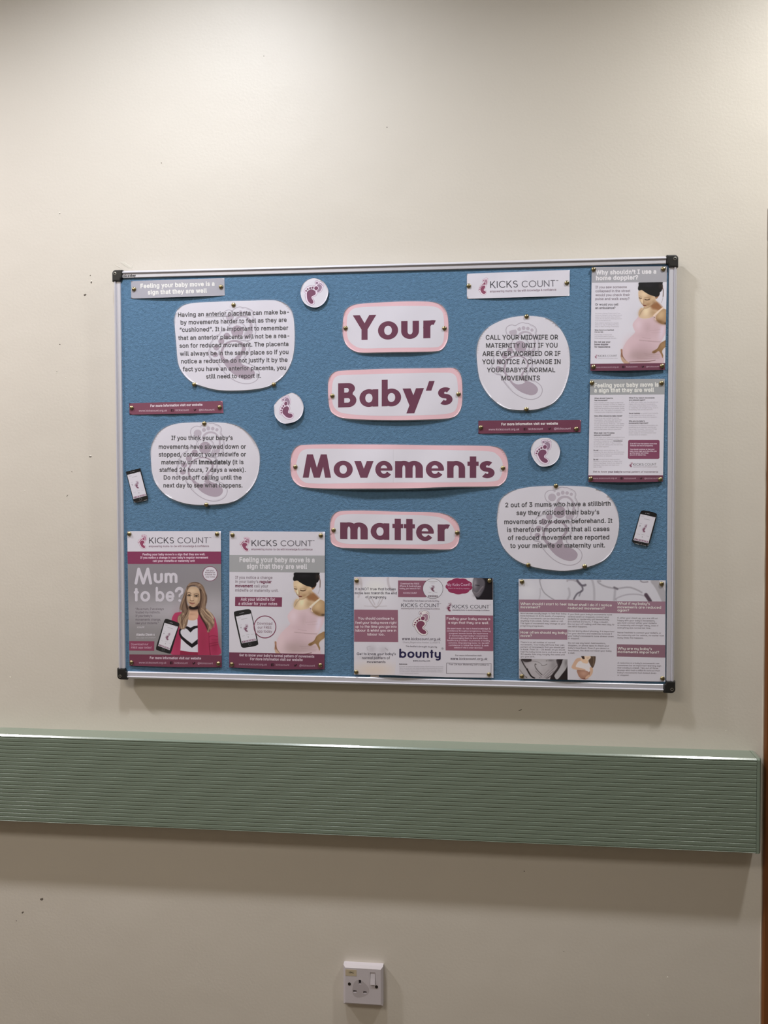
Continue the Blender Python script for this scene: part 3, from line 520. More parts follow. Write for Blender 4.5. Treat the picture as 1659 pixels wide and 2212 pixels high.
class Geo:
    """geometric letters drawn from strokes of one width; rnd gives them round ends"""
    def __init__(self, w, xh, asc, desc, rx, rnd):
        self.w, self.xh, self.asc, self.desc, self.rx, self.rnd = w, xh, asc, desc, rx, rnd
        self.cache = {}
    def band(self, pts, clip=None, norm=None):
        self.lv += 1
        p = np.array(pts, float)
        if clip is not None and not self.rnd:
            d = p[-1] - p[-2]; p[-1] = p[-1] + d / np.linalg.norm(d) * self.w * 1.5 * clip[3]
            d = p[0] - p[1]; p[0] = p[0] + d / np.linalg.norm(d) * self.w * 1.5 * clip[2]
        h = self.w / 2
        d = np.diff(p, axis=0); d /= np.linalg.norm(d, axis=1)[:, None] + 1e-9
        n = np.stack([-d[:, 1], d[:, 0]], 1)
        nn = np.vstack([n[:1], n[:-1] + n[1:], n[-1:]]) if len(n) > 1 else np.vstack([n, n])
        nn /= np.linalg.norm(nn, axis=1)[:, None] + 1e-9
        m = np.ones(len(p))
        if len(n) > 1: m[1:-1] = 1 / np.clip(np.sum(nn[1:-1] * n[1:], 1), 0.45, 1)
        if norm is not None: nn = np.array(norm); m[:] = 1
        if self.w > .2: nn = nn * (1 - 0.27 * nn[:, 1:] ** 2)      # flat strokes of the heavy face are thinner
        L = p + nn * h * m[:, None]; R = p - nn * h * m[:, None]
        for i in range(len(p) - 1):
            q = [tuple(L[i]), tuple(L[i + 1]), tuple(R[i + 1]), tuple(R[i])]
            if clip is not None and not self.rnd: q = clip_band(q, clip[0], clip[1])
            if q: self.P.append((q, self.lv))
        if self.rnd and np.linalg.norm(p[0] - p[-1]) > 1e-6:
            for c in (p[0], p[-1]):
                self.lv += 1; self.P.append(([(c[0] + h * math.cos(a), c[1] + h * math.sin(a)) for a in np.linspace(0, 2 * math.pi, 14)[:-1]], self.lv))
    def line(self, x0, y0, x1, y1, clip=None): self.band([(x0, y0), (x1, y1)], clip)
    def arc(self, cx, cy, rx, ry, a0, a1):
        k = max(4, int(abs(a1 - a0) / 12))
        A = np.radians(np.linspace(a0, a1, k + 1))
        n = np.stack([np.cos(A) * ry, np.sin(A) * rx], 1); n /= np.linalg.norm(n, axis=1)[:, None]
        self.band(np.stack([cx + rx * np.cos(A), cy + ry * np.sin(A)], 1), norm=n)
    def stem(self, x, y0, y1):
        if self.rnd: y0 += self.w / 2; y1 -= self.w / 2
        self.line(x, y0, x, y1)
    def glyph(self, ch):
        if ch in self.cache: return self.cache[ch]
        self.P = []; self.lv = 0
        w, h, xh, asc, de, rx = self.w, self.w / 2, self.xh, self.asc, self.desc, self.rx
        ht = h * (.73 if w > .2 else 1)
        R, ry = rx - h, xh / 2 + 0.012 - ht
        cy = xh / 2
        nw = rx * 0.86; nr = nw - h                       # half-widths for n, m, u, h
        nry = min(nr, xh / 2)
        low = (0, xh, 1, 1); full = (0, 1, 1, 1)
        s = self
        def S(x0, H, r):
            v = (H + 0.02 - 2 * ht) / 4; y0 = -0.01 + ht + v; y1 = H + 0.01 - ht - v
            a = [(x0 + r * math.cos(math.radians(t)), y1 + v * math.sin(math.radians(t))) for t in np.linspace(38, 262, 16)]
            b = [(x0 + r * math.cos(math.radians(t)), y0 + v * math.sin(math.radians(t))) for t in np.linspace(82, -142, 16)]
            s.band(a + b)
        if ch == 'o': s.arc(rx, cy, R, ry, 0, 360)
        elif ch == 'a': s.arc(rx, cy, R, ry, 0, 360); s.stem(2 * rx - h, 0, xh)
        elif ch == 'b': s.arc(rx, cy, R, ry, 0, 360); s.stem(h, 0, asc)
        elif ch == 'd': s.arc(rx, cy, R, ry, 0, 360); s.stem(2 * rx - h, 0, asc)
        elif ch == 'p': s.arc(rx, cy, R, ry, 0, 360); s.stem(h, -de, xh)
        elif ch == 'q': s.arc(rx, cy, R, ry, 0, 360); s.stem(2 * rx - h, -de, xh)
        elif ch == 'g': s.arc(rx, cy, R, ry, 0, 360); s.line(2 * rx - h, xh - h * s.rnd, 2 * rx - h, -0.02); s.arc(rx, -0.02, R, de - h - 0.02, 0, -150)
        elif ch == 'c': s.arc(rx, cy, R, ry, 45, 315)
        elif ch == 'e' and w > .2:
            s.arc(rx, cy, R, ry, -4, 327); s.w = 0.10; s.line(w * .6, cy + 0.0, 2 * rx - 0.02, cy + 0.0); s.w = w
        elif ch == 'e': s.arc(rx, cy, R, ry, 0 if s.rnd else -4, 322); s.line(w * .6, cy - 0.01, 2 * rx - w * .6, cy - 0.01)
        elif ch in 'nhmu':
            def arch(x0, q, up):                          # one continuous stroke over an arch and down a stem
                r = q - h; yc = xh - ht - nry + 0.01
                P = [(x0 + q + r * math.cos(t), yc + nry * math.sin(t)) for t in np.linspace(math.pi, 0, 17)] + [(x0 + 2 * q - h, h * s.rnd)]
                if up: P = [(h, h * s.rnd)] + P
                s.band(P if not up else [(x, xh - y) for x, y in P])
            if ch == 'u': arch(0, nw, True)
            elif ch == 'm':
                s.stem(h, 0, xh); q = nw * 0.86; arch(0, q, False); arch(2 * q - w, q, False)
            else: s.stem(h, 0, xh if ch == 'n' else asc); arch(0, nw, False)
        elif ch == 'r': s.stem(h, 0, xh); s.arc(nw * .94, xh - ht - nry + 0.01, nr * .94, nry, 180, 62 if s.rnd else 68)
        elif ch in 'il':
            s.stem(h, 0, xh if ch == 'i' else asc)
            if ch == 'i': s.line(h, xh + .15 + h * s.rnd, h, xh + .15 + w - h * s.rnd + 0.002)
        elif ch == 'j': s.line(h, xh + .15 + h * s.rnd, h, xh + .15 + w - h * s.rnd + 0.002); s.line(h, xh - h * s.rnd, h, -de * .5); s.arc(h - R * .5, -de * .5, R * .5, de * .4, 0, -80)
        elif ch == 't': s.stem(.09 + h, 0, .92 if not s.rnd else 0.95); s.line(0 + h * s.rnd, xh - h * .85, .18 + w - h * s.rnd, xh - h * .85)
        elif ch == 'f': s.line(.09 + h, h * s.rnd, .09 + h, asc - rx * .5); s.arc(.09 + h + rx * .42, asc - rx * .5, rx * .42, rx * .5 - h, 180, 80); s.line(h * s.rnd, xh - h, .18 + w - h * s.rnd, xh - h)
        elif ch == 's': S(rx * .66, xh, rx * .66 - h * .85)
        elif ch == 'v': s.line(h * 1.1, xh, rx * .92, 0, low); s.line(2 * rx * .92 - h * 1.1, xh, rx * .92, 0, low)
        elif ch == 'w':
            q = rx * .62
            for k in (0, 1): s.line(h * 1.1 + 2 * q * k * .95, xh, q + h * .4 + 2 * q * k * .95, 0, low); s.line(2 * q * (k + 1) * .95 + h * .2, xh, q + h * .4 + 2 * q * k * .95, 0, low)
        elif ch == 'y':
            c = rx * .9
            if s.rnd and s.xh > .6 and s.w > .13:   # the bowl-shaped y
                s.line(h, xh - h, h, h + nry); s.arc(nw, h + nry, nr, nry, 180, 360); s.line(2 * nw - h, xh - h, 2 * nw - h, -.06); s.arc(nw, -.06, nr, de - h - .06, 0, -120)
            else: s.line(h * 1.2, xh, c, .02, (-.02, xh, 1, 0)); s.line(2 * c - h * 1.2, xh, 2 * c - h * 1.2 - (c - h * 1.2) * (xh + de) / xh, -de, (-de, xh, 1, 1))
        elif ch == 'x': s.line(h, xh, rx * 1.6, 0, low); s.line(rx * 1.6, xh, h, 0, low)
        elif ch == 'z': s.line(h * s.rnd, xh - h, rx * 1.5, xh - h); s.line(rx * 1.4, xh - h, h, h, low); s.line(0, h, rx * 1.5, h)
        elif ch == 'k': s.stem(h, 0, asc); s.line(w, xh * .48, w + rx, xh, (0, xh, 0, 1)); s.line(w * 1.1, xh * .5, w + rx * 1.1, 0, (0, xh, 0, 1))
        elif ch == 'M': s.line(.13, 0, .31, 1, full); s.line(.31, 1, .605, 0, full); s.line(.90, 1, .605, 0, full); s.line(.90, 1, 1.08, 0, full)
        elif ch == 'Y' and w > .2: self.P += [([(0, 1), (.29, 1), (.485, .67), (.485, .42), (.36, .42)], 0), ([(.97, 1), (.61, .42), (.485, .42), (.485, .67), (.68, 1)], 0), ([(.36, .42), (.61, .42), (.61, 0), (.36, 0)], 0)]
        elif ch == 'Y': s.line(.135, 1, .485, .42, (0.3, 1, 1, .4)); s.line(.835, 1, .485, .42, (0.3, 1, 1, .4)); s.line(.485, h * s.rnd, .485, .5)
        elif ch == 'B':
            ell = lambda x0, cx, y0, y1, rx_: [(x0, y0), (cx, y0)] + [(cx + rx_ * math.sin(t), (y0 + y1) / 2 - (y1 - y0) / 2 * math.cos(t)) for t in np.linspace(0.2, math.pi - 0.2, 9)] + [(cx, y1), (x0, y1)]
            o = [(0, 0), (.42, 0)] + [(.42 + .33 * math.sin(t), .285 - .285 * math.cos(t)) for t in np.linspace(0.2, math.pi - 0.55, 9)] + [(.42 + .27 * math.sin(t), .775 - .225 * math.cos(t)) for t in np.linspace(0.75, math.pi - 0.2, 9)] + [(.42, 1), (0, 1)]
            loops = [o, ell(w, .40, .19, .38, .09), ell(w, .36, .61, .80, .08)]
            tri = tessellate_polygon([[Vector((x, y, 0)) for x, y in l] for l in loops]); fl = [p for l in loops for p in l]
            for t in tri: self.P.append(([fl[t[0]], fl[t[1]], fl[t[2]]], 0))
        elif ch == 'K': s.stem(h, 0, 1); s.line(h, .38, .56, 1, (0, 1, 0, 1)); s.line(.24, .58, .62, 0, (0, 1, 0, 1))
        elif ch == 'I': s.stem(h, 0, 1)
        elif ch == 'C': s.arc(.47, .5, .47 - h, .51 - h, 48, 312)
        elif ch == 'O': s.arc(.5, .5, .5 - h, .51 - h, 0, 360)
        elif ch == 'S': S(.29, 1, .29 - h)
        elif ch == 'U': s.line(h, 1 - h * s.rnd, h, .36); s.arc(.36, .36, .36 - h, .36 - h, 180, 360); s.line(.72 - h, 1 - h * s.rnd, .72 - h, .36)
        elif ch == 'N': s.stem(h, 0, 1); s.stem(.74 - h, 0, 1); s.line(h, 1 - h * s.rnd, .74 - h, h * s.rnd)
        elif ch == 'T': s.line(h * s.rnd, 1 - h, .62 - h * s.rnd, 1 - h); s.line(.31, h * s.rnd, .31, 1 - h)
        elif ch == '?': s.band([(.27 + .21 * math.cos(math.radians(t)), .74 + (.25 - h) * math.sin(math.radians(t))) for t in np.linspace(170, -35, 14)] + [(.30, .45), (.29, .33)]); s.line(.285, h, .285, h + .02)
        elif ch == '\u2019': s.line(.26, 1.03, .08, .56, (.60, 1.0, 1, 1))
        elif ch == ' ': self.cache[ch] = (np.zeros((0, 3)), np.zeros((0, 3), int), .34); return self.cache[ch]
        else:
            V, T, adv = print_glyph(ch, 0.02); self.cache[ch] = (V, T, adv); return self.cache[ch]
        V = []; T = []
        for q, lv in self.P:
            n = len(V); V += [(x, y, lv * 0.3) for x, y in q]; T += [(n, n + i, n + i + 1) for i in range(1, len(q) - 1)]
        V = np.array(V, float).reshape(-1, 3)
        sb = 0.07 if self.w > .2 else 0.10
        self.cache[ch] = (V, np.array(T, int), float(V[:, 0].max()) + sb + (0.04 if ch in 'KICSUNTO' else 0))
        return self.cache[ch]

HEAVY = Geo(0.25, 0.715, 1.10, 0.32, 0.405, 0)      # headline letters
ROUND = Geo(0.185, 0.72, 1.03, 0.28, 0.345, 1)      # rounded bold
LIGHT = Geo(0.115, 0.68, 1.02, 0.28, 0.34, 1)       # light geometric capitals
SOFT = Geo(0.15, 0.72, 1.05, 0.30, 0.33, 1)         # small rounded leaflet letters
def glyph_of(font, ch, w):
    return print_glyph(ch, w) if font is None else font.glyph(ch)

def layout(s, font=None, w=0.03, ls=0.0):
    V = []; T = []; x = 0.0; n = 0
    for ch in s:
        v, t, adv = glyph_of(font, ch, w)
        if len(v):
            V.append(v + (x, 0, 0)); T.append(t + n); n += len(v)
        x += adv + ls
    V = np.concatenate(V); T = np.concatenate(T)
    return V, T

# ------------------------------------------------------------------ sheets pinned to the board
WHITE = np.array([0.78, 0.765, 0.87])             # bluish white office paper
def smooth_loop(pts, k=5):
    p = np.array(pts, float); n = len(p); out = []
    for i in range(n):
        a, b, c, d = p[i - 1], p[i], p[(i + 1) % n], p[(i + 2) % n]
        for j in range(k):
            t = j / k
            out.append(0.5 * ((2 * b) + (-a + c) * t + (2 * a - 5 * b + 4 * c - d) * t * t + (-a + 3 * b - 3 * c + d) * t ** 3))
    return np.array(out)

class Z:
    """coordinates read off an enlarged view of the photograph: origin and magnification"""
    def __init__(self, x0, y0, s): self.o = np.array([x0, y0], float); self.s = float(s)
    def __call__(self, pts): return self.o + np.asarray(pts, float).reshape(-1, 2) / self.s

def tess(P):
    return np.array(tessellate_polygon([[Vector((x, y, 0)) for x, y in P]]), int).reshape(-1, 3)

def refine(V, T, lim):
    V = [tuple(v) for v in V]; T = [tuple(t) for t in T]
    for _ in range(8):
        mid = {}
        def mp(a, b):
            k = (a, b) if a < b else (b, a)
            if k in mid: return mid[k]
            p, q = V[a], V[b]
            if (p[0] - q[0]) ** 2 + (p[1] - q[1]) ** 2 <= lim * lim: mid[k] = -1
            else:
                V.append(tuple((np.array(p) + np.array(q)) / 2)); mid[k] = len(V) - 1
            return mid[k]
        out = []; ch = False
        for a, b, c in T:
            m = [mp(a, b), mp(b, c), mp(c, a)]; k = sum(i >= 0 for i in m)
            if k == 0: out.append((a, b, c)); continue
            ch = True
            if k == 3: out += [(a, m[0], m[2]), (m[0], b, m[1]), (m[2], m[1], c), (m[0], m[1], m[2])]
            else:
                while not (m[0] >= 0 and (k == 1 or m[1] >= 0)):
                    a, b, c = b, c, a; m = m[1:] + m[:1]
                if k == 1: out += [(a, m[0], c), (m[0], b, c)]
                else: out += [(a, m[0], c), (m[0], m[1], c), (m[0], b, m[1])]
        T = out
        if not ch: break
    return np.array(V, float), np.array(T, int)

class Sheet:
    def __init__(self, name, label, cat, outline, z, white, bulge=None, gloss=False, colour=None, group=None, fine=7.0, lift=0.0006):
        self.name, self.label, self.cat, self.z, self.group = name, label, cat, z, group
        self.out = z(outline) if z else np.asarray(outline, float)
        self.bb = (self.out.min(0), self.out.max(0))
        self.white = lin(white)
        self.bulge = bulge or (lambda u, v: 0 * u)
        self.gloss, self.fine, self.lift = gloss, min(fine, 7.0), lift
        self.base = self.ink(colour) if colour is not None else WHITE
        self.parts = {}
        self.layer = 0
        self.labels = {}
        self.film = None
    def ink(self, c):
        return np.clip(lin(c) / self.white * WHITE, 0.004, 0.93)
    def Y(self, px, k):
        uv = (px - self.bb[0]) / (self.bb[1] - self.bb[0])
        return FELT_Y - self.lift - self.bulge(uv[:, 0], uv[:, 1]) - k * 2.4e-5
    def world(self, px, k=0.0): return unproject(px, self.Y(px, k))
    def put(self, part, V, T, col, k, fine=None, hold=False):
        if self.fine and (fine is None or fine): V, T = refine(V, T, self.fine)
        V = np.asarray(V, float)
        if V.shape[1] == 3: k = k + V[:, 2]; V = V[:, :2]
        if part in ('photograph', 'maroon_box', 'mauve_band', 'answer_box', 'bird_badge') and not hold:
            self.uid = getattr(self, 'uid', 0) + 1; part = '%s#%d' % (part, self.uid)
        self.parts.setdefault(part, []).append((self.world(V, k), T, np.broadcast_to(np.asarray(col, float), (len(V), 3)).copy() if np.ndim(col) == 1 else col))
    def up(self, d=1): self.layer += d; return self.layer
    def poly(self, part, pts, col, k=1, smooth=0, z=True):
        P = self.z(pts) if z else np.asarray(pts, float)
        if smooth: P = smooth_loop(P, smooth)
        self.put(part, P, tess(P), self.ink(col), k)
    def ring(self, part, c, r0, r1, col, k=1, seg=40):
        a = np.linspace(0, 2 * np.pi, seg, endpoint=False)
        o = self.z(np.stack([c[0] + r1 * np.cos(a), c[1] + r1 * np.sin(a)], 1)); i = self.z(np.stack([c[0] + r0 * np.cos(a), c[1] + r0 * np.sin(a)], 1))
        V = np.concatenate([o, i]); T = []
        for q in range(seg):
            l = (q + 1) % seg; T += [(q, l, seg + l), (q, seg + l, seg + q)]
        self.put(part, V, np.array(T), self.ink(col), k)
    def disc(self, part, c, r, col, k=1, ry=None, seg=32):
        a = np.linspace(0, 2 * np.pi, seg, endpoint=False)
        self.poly(part, np.stack([c[0] + r * np.cos(a), c[1] + (ry or r) * np.sin(a)], 1), col, k)
    def text(self, part, s, a, b, cap, col, w=0.03, font=None, k=4, ls=0.0):
        V, T = layout(s, font, w, ls)
        A, B = self.z([a])[0], self.z([b])[0]
        L = np.linalg.norm(B - A); d = (B - A) / L; u = np.array([d[1], -d[0]])
        x0, x1 = V[:, 0].min(), V[:, 0].max()
        P = A + np.outer((V[:, 0] - x0) * L / (x1 - x0), d) + np.outer(V[:, 1] * cap / self.z.s, u)
        self.put(part, np.column_stack([P, V[:, 2]]), T, self.ink(col), k, fine=cap / self.z.s > 20)
    def letters(self, part, spec, ya, yb, cap, col, font, k=4):
        xa, xb = spec[0][1], spec[-1][2]
        for ch, x0, x1 in spec:
            V, T, _ = font.glyph(ch)
            g0, g1 = V[:, 0].min(), V[:, 0].max()
            X = x0 + (V[:, 0] - g0) * (x1 - x0) / (g1 - g0)
            Yp = ya + (X - xa) / (xb - xa) * (yb - ya) - V[:, 1] * cap
            self.put(part, np.column_stack([self.z(np.stack([X, Yp], 1)), V[:, 2] * 3]), T, self.ink(col), k)
    def emblem(self, part, LT, DT, PT, HL, outline, gap, dark, light, k=2, ow=20):
        """two little footprints; four reference points place them"""
        src = np.array([(690, 330), (870, 680), (345, 1240), (1160, 1700)], float)
        dst = self.z([LT, DT, PT, HL])
        # least-squares similarity plus a little shear
        A = np.hstack([src, np.ones((4, 1))]); M, *_ = np.linalg.lstsq(A, dst, rcond=None)
        tr = lambda p: np.hstack([np.asarray(p, float).reshape(-1, 2), np.ones((len(np.asarray(p).reshape(-1, 2)), 1))]) @ M
        def pl(pts, col, kk, sm=4):
            P = tr(pts)
            if sm: P = smooth_loop(P, sm)
            self.put(part, P, tess(P), self.ink(col), kk, fine=False)
        def el(cx, cy, rx, ry, col, kk):
            a = np.linspace(0, 2 * np.pi, 22, endpoint=False)
            pl(np.stack([cx + rx * np.cos(a), cy + ry * np.sin(a)], 1), col, kk, 0)
        up = np.array([(690, 520), (640, 455), (565, 400), (530, 310), (545, 230), (600, 185), (670, 165), (745, 182), (800, 145), (860, 112), (930, 95), (990, 108), (1050, 108), (1110, 132), (1190, 165), (1240, 215), (1250, 280), (1238, 335), (1290, 440), (1316, 600), (1300, 740), (1240, 840), (1150, 895), (1050, 900), (900, 860), (760, 700)], float)
        lo = np.array([(1130, 945), (1165, 1080), (1130, 1210), (1050, 1300), (1030, 1400), (1110, 1470), (1260, 1530), (1370, 1620), (1398, 1740), (1340, 1860), (1210, 1932), (1050, 1942), (880, 1895), (720, 1800), (560, 1650), (440, 1490), (395, 1392), (290, 1370), (210, 1290), (190, 1180), (222, 1080), (225, 990), (290, 890), (350, 800), (440, 755), (490, 680), (560, 640), (650, 640), (690, 540), (780, 480), (880, 465), (990, 500), (1060, 580), (1085, 690), (1070, 800), (1050, 870)], float)
        def rim(p, col, kk):
            q = smooth_loop(p, 4); t = np.roll(q, -1, 0) - np.roll(q, 1, 0); t /= np.linalg.norm(t, axis=1)[:, None]
            n = np.stack([t[:, 1], -t[:, 0]], 1) * ow * 0.85; m = len(q); i = np.arange(m); l = (i + 1) % m
            self.put(part, tr(np.concatenate([q + n, q - n])), np.concatenate([np.stack([i, l, m + l], 1), np.stack([i, m + l, m + i], 1)]), self.ink(col), kk, fine=False)
        rim(up, outline, k); rim(lo, outline, k)
        pl(up, gap, k + 1); pl(lo, gap, k + 1)
        for c in ((690, 330, 95, 92), (840, 250, 46, 48), (945, 218, 45, 48), (1050, 225, 42, 42), (1150, 255, 38, 38)): el(*c, light, k + 2)
        pl([(800, 470), (810, 390), (860, 330), (950, 292), (1060, 297), (1150, 350), (1215, 450), (1242, 570), (1240, 690), (1205, 800), (1150, 850), (1085, 858), (1030, 830), (950, 700), (860, 560)], light, k + 2)
        el(870, 680, 182, 186, gap, k + 3)
        el(870, 680, 146, 146, dark, k + 4)
        for c in ((622, 790, 76, 80), (488, 915, 72, 78), (372, 1070, 72, 64), (343, 1240, 70, 60)): el(*c, dark, k + 4)
        pl([(458, 1240), (482, 1120), (560, 985), (680, 912), (830, 892), (960, 925), (1050, 1010), (1078, 1110), (1040, 1200), (975, 1280), (940, 1380), (1000, 1480), (1120, 1530), (1230, 1590), (1300, 1680), (1282, 1775), (1200, 1838), (1080, 1848), (930, 1802), (780, 1712), (650, 1580), (555, 1450), (480, 1340)], dark, k + 4)
    def picture(self, part, canvas, k=1, contrast=1.13):
        V, T, C = canvas.mesh()
        w_ = np.sqrt(np.maximum(self.white, 0)) ** (1 / 1.1) * 255 * 0.98
        C = np.clip(w_ + (C - w_) * contrast, 18, 250)
        self.put(part, V, T, np.clip(lin(C) / self.white * WHITE, 0.004, 0.93), k, fine=False)
    def footer(self, part, x_w, x_f, x_k, x_b, x_t, cap, col, dark, s, bold=0.0, names=None):
        """web address, square f badge, name, bird badge, handle; each x is ((x0, y0), (x1, y1))"""
        self.text(part, 'www.kickscount.org.uk', *x_w, cap, col, w=bold, font=None)
        (cx, cy) = x_f
        self.poly('letter_badge', [(cx - s, cy - s), (cx + s, cy - s), (cx + s, cy + s), (cx - s, cy + s)], dark, 4.5)
        self.text('letter_badge', 'f', (cx - s * .05, cy + s), (cx + s * .75, cy + s), s * 1.5, self.band_col, w=0.06, k=6.5)
        self.text(part, 'kickscount', *x_k, cap, col, w=bold)
        cx, cy = x_b
        bird = [(-1.1, -.75), (-.6, -.25), (-.05, -.1), (0, -.6), (.35, -.85), (.7, -.75), (1.05, -.8), (.9, -.45), (.75, -.1), (.5, .5), (-.1, .85), (-.7, .8), (-1.1, .6), (-.6, .45), (-1.0, .1), (-.8, .05), (-1.15, -.3)]
        self.poly('bird_badge', [(cx + a * s, cy + b * s) for a, b in bird], dark, 4.5)
        self.text(part, '@kickscount', *x_t, cap, col, w=bold)
    def build(self):
        V, T = refine(self.out, tess(self.out), self.fine or 40)
        W = self.world(V)
        n = len(V)
        # boundary edges give the sheet its thickness
        cnt = {}
        for t in T:
            for a, b in ((t[0], t[1]), (t[1], t[2]), (t[2], t[0])):
                key = (min(a, b), max(a, b)); cnt[key] = cnt.get(key, 0) + 1
        back = W + np.array([0, 0.00032, 0])
        F = [tuple(t) for t in T] + [(t[2] + n, t[1] + n, t[0] + n) for t in T] + [(a, b, b + n, a + n) for (a, b), c in cnt.items() if c == 1]
        mat = MAT['ink_gloss' if self.gloss else 'ink']
        base = mesh_obj(self.name, np.concatenate([W, back]), F, mat, cols=np.broadcast_to(self.base, (2 * n, 3)), smooth=True)
        tag(base, self.label, self.cat, self.group)
        for part, items in self.parts.items():
            Vs = []; Ts = []; Cs = []; m = 0
            for v, t, c in items:
                Vs.append(v); Ts.append(t + m); Cs.append(c); m += len(v)
            Vs = np.concatenate(Vs); Ts = np.concatenate(Ts); Cs = np.concatenate(Cs)
            # face the room
            a, b, c = Vs[Ts[:, 0]], Vs[Ts[:, 1]], Vs[Ts[:, 2]]
            ny = np.cross(b - a, c - a)[:, 1]
            Ts = np.where((ny > 0)[:, None], Ts[:, ::-1], Ts)
            o = mesh_obj(part.split('#')[0], Vs, Ts, mat, base, cols=Cs)
            if part == 'small_print': o['kind'] = 'stuff'
            if part in self.labels: o['label'] = self.labels[part]
        if self.film is not None:
            d = self.film
            q = self.out; t = np.roll(q, -1, 0) - np.roll(q, 1, 0); t /= np.linalg.norm(t, axis=1)[:, None]
            nr = np.stack([t[:, 1], -t[:, 0]], 1) * (1 if area(q) > 0 else -1)
            outer = q + nr * d
            ring = np.concatenate([q - nr * 0.3, outer]); m = len(q)
            F = []
            for k in range(m):
                l = (k + 1) % m; F += [(k, l, m + l, m + k)]
            mesh_obj('laminate_edge', self.world(ring, 0.5), F, MAT['film'], base)['label'] = 'clear plastic laminate border'
        return base

PIN_N = [0]
def pin(px, label, sheet=None):
    lift = 0.0
    if sheet is not None:
        lift = FELT_Y - float(sheet.Y(np.array([px], float), 8)[0])
    r = 0.0049
    prof = [(0.0007, -0.0085), (0.0009, 0.0)] + [(r, 0.0001)] + [(r * math.cos(a), 0.0003 + 0.0030 * math.sin(a)) for a in np.linspace(0.12, math.pi / 2 * 0.97, 7)]
    p = unproject([px], FELT_Y - lift - 0.0002)[0]
    if 'proto' not in pin.__dict__:
        mb = MB().lathe([(0.0002, -0.0085)] + prof[0:], 0, 0, 0, 22)
        pin.proto = mb.build('drawing_pin', MAT['brass'], None, True); o = pin.proto
    else:
        o = pin.proto.copy(); COL.objects.link(o)
    o.location = p
    tag(o, label, 'drawing pin', 'brass drawing pins on the noticeboard')

class Canvas:
    """a small printed photograph: colours sampled on a grid of points"""
    def __init__(self, z, x0, y0, x1, y1, step, bg, quad=None):
        a, b = z([(x0, y0), (x1, y1)])
        self.z = z
        self.nx, self.ny = int((b[0] - a[0]) / step) + 2, int((b[1] - a[1]) / step) + 2
        U, V = np.meshgrid(np.linspace(0, 1, self.nx), np.linspace(0, 1, self.ny))
        if quad is None: quad = [(x0, y0), (x1, y0), (x1, y1), (x0, y1)]
        q = z(quad)
        self.P = (q[0] * ((1 - U) * (1 - V))[..., None] + q[1] * (U * (1 - V))[..., None] + q[2] * (U * V)[..., None] + q[3] * ((1 - U) * V)[..., None]).reshape(-1, 2)
        self.C = np.broadcast_to(np.array(bg, float), (len(self.P), 3)).copy()
        self.tr = z
    def mix(self, m, col, a):
        self.C += (np.array(col, float) - self.C) * (np.clip(m, 0, 1) * a)[:, None]
    def dist(self, P, closed=True):
        Q = np.roll(P, -1, 0) if closed else P[1:]
        A = P if closed else P[:-1]
        X = self.P
        best = np.full(len(X), 1e9); ins = np.zeros(len(X), bool)
        for a, b in zip(A, Q):
            d = b - a; L = d @ d + 1e-12
            t = np.clip(((X - a) @ d) / L, 0, 1)
            e = X - a - t[:, None] * d
            best = np.minimum(best, (e ** 2).sum(1))
            if closed:
                c = (a[1] > X[:, 1]) != (b[1] > X[:, 1])
                xx = a[0] + (X[:, 1] - a[1]) / (b[1] - a[1] if b[1] != a[1] else 1e-9) * d[0]
                ins ^= c & (X[:, 0] < xx)
        best = np.sqrt(best)
        return np.where(ins, best, -best) if closed else best
    def poly(self, pts, col, soft=0.7, a=1.0, sm=4):
        P = self.tr(pts)
        if sm: P = smooth_loop(P, sm)
        self.mix(0.5 + self.dist(P) / soft, col, a)
    def line(self, pts, w, col, soft=0.7, a=1.0):
        P = self.tr(pts); s = self.z.s
        if len(P) > 2:
            Q = smooth_loop(P, 4)[:-4]; P = Q[:len(Q) - 0]
            P = P[: (len(pts) - 1) * 4 + 1]
        self.mix(0.5 + (w / 2 / s - self.dist(P, False)) / soft, col, a)
    def blob(self, x, y, rx, ry, col, a=0.5, ang=0.0):
        c = self.tr([(x, y)])[0]; e = self.P - c
        ca, sa = math.cos(ang), math.sin(ang); s = self.z.s
        u = (e[:, 0] * ca + e[:, 1] * sa) / (rx / s); v = (-e[:, 0] * sa + e[:, 1] * ca) / (ry / s)
        self.mix(np.exp(-(u * u + v * v)), col, a)
    def grad(self, y0, y1, c0, c1):
        t = np.clip((self.P[:, 1] - self.tr([(0, y0)])[0][1]) / ((y1 - y0) / self.z.s), 0, 1)[:, None]
        self.C[:] = np.array(c0) * (1 - t) + np.array(c1) * t
    def mesh(self):
        nx, ny = self.nx, self.ny
        i = np.arange((nx) * (ny)).reshape(ny, nx)
        a, b, c, d = i[:-1, :-1].ravel(), i[:-1, 1:].ravel(), i[1:, 1:].ravel(), i[1:, :-1].ravel()
        return self.P, np.concatenate([np.stack([a, b, c], 1), np.stack([a, c, d], 1)]), self.C

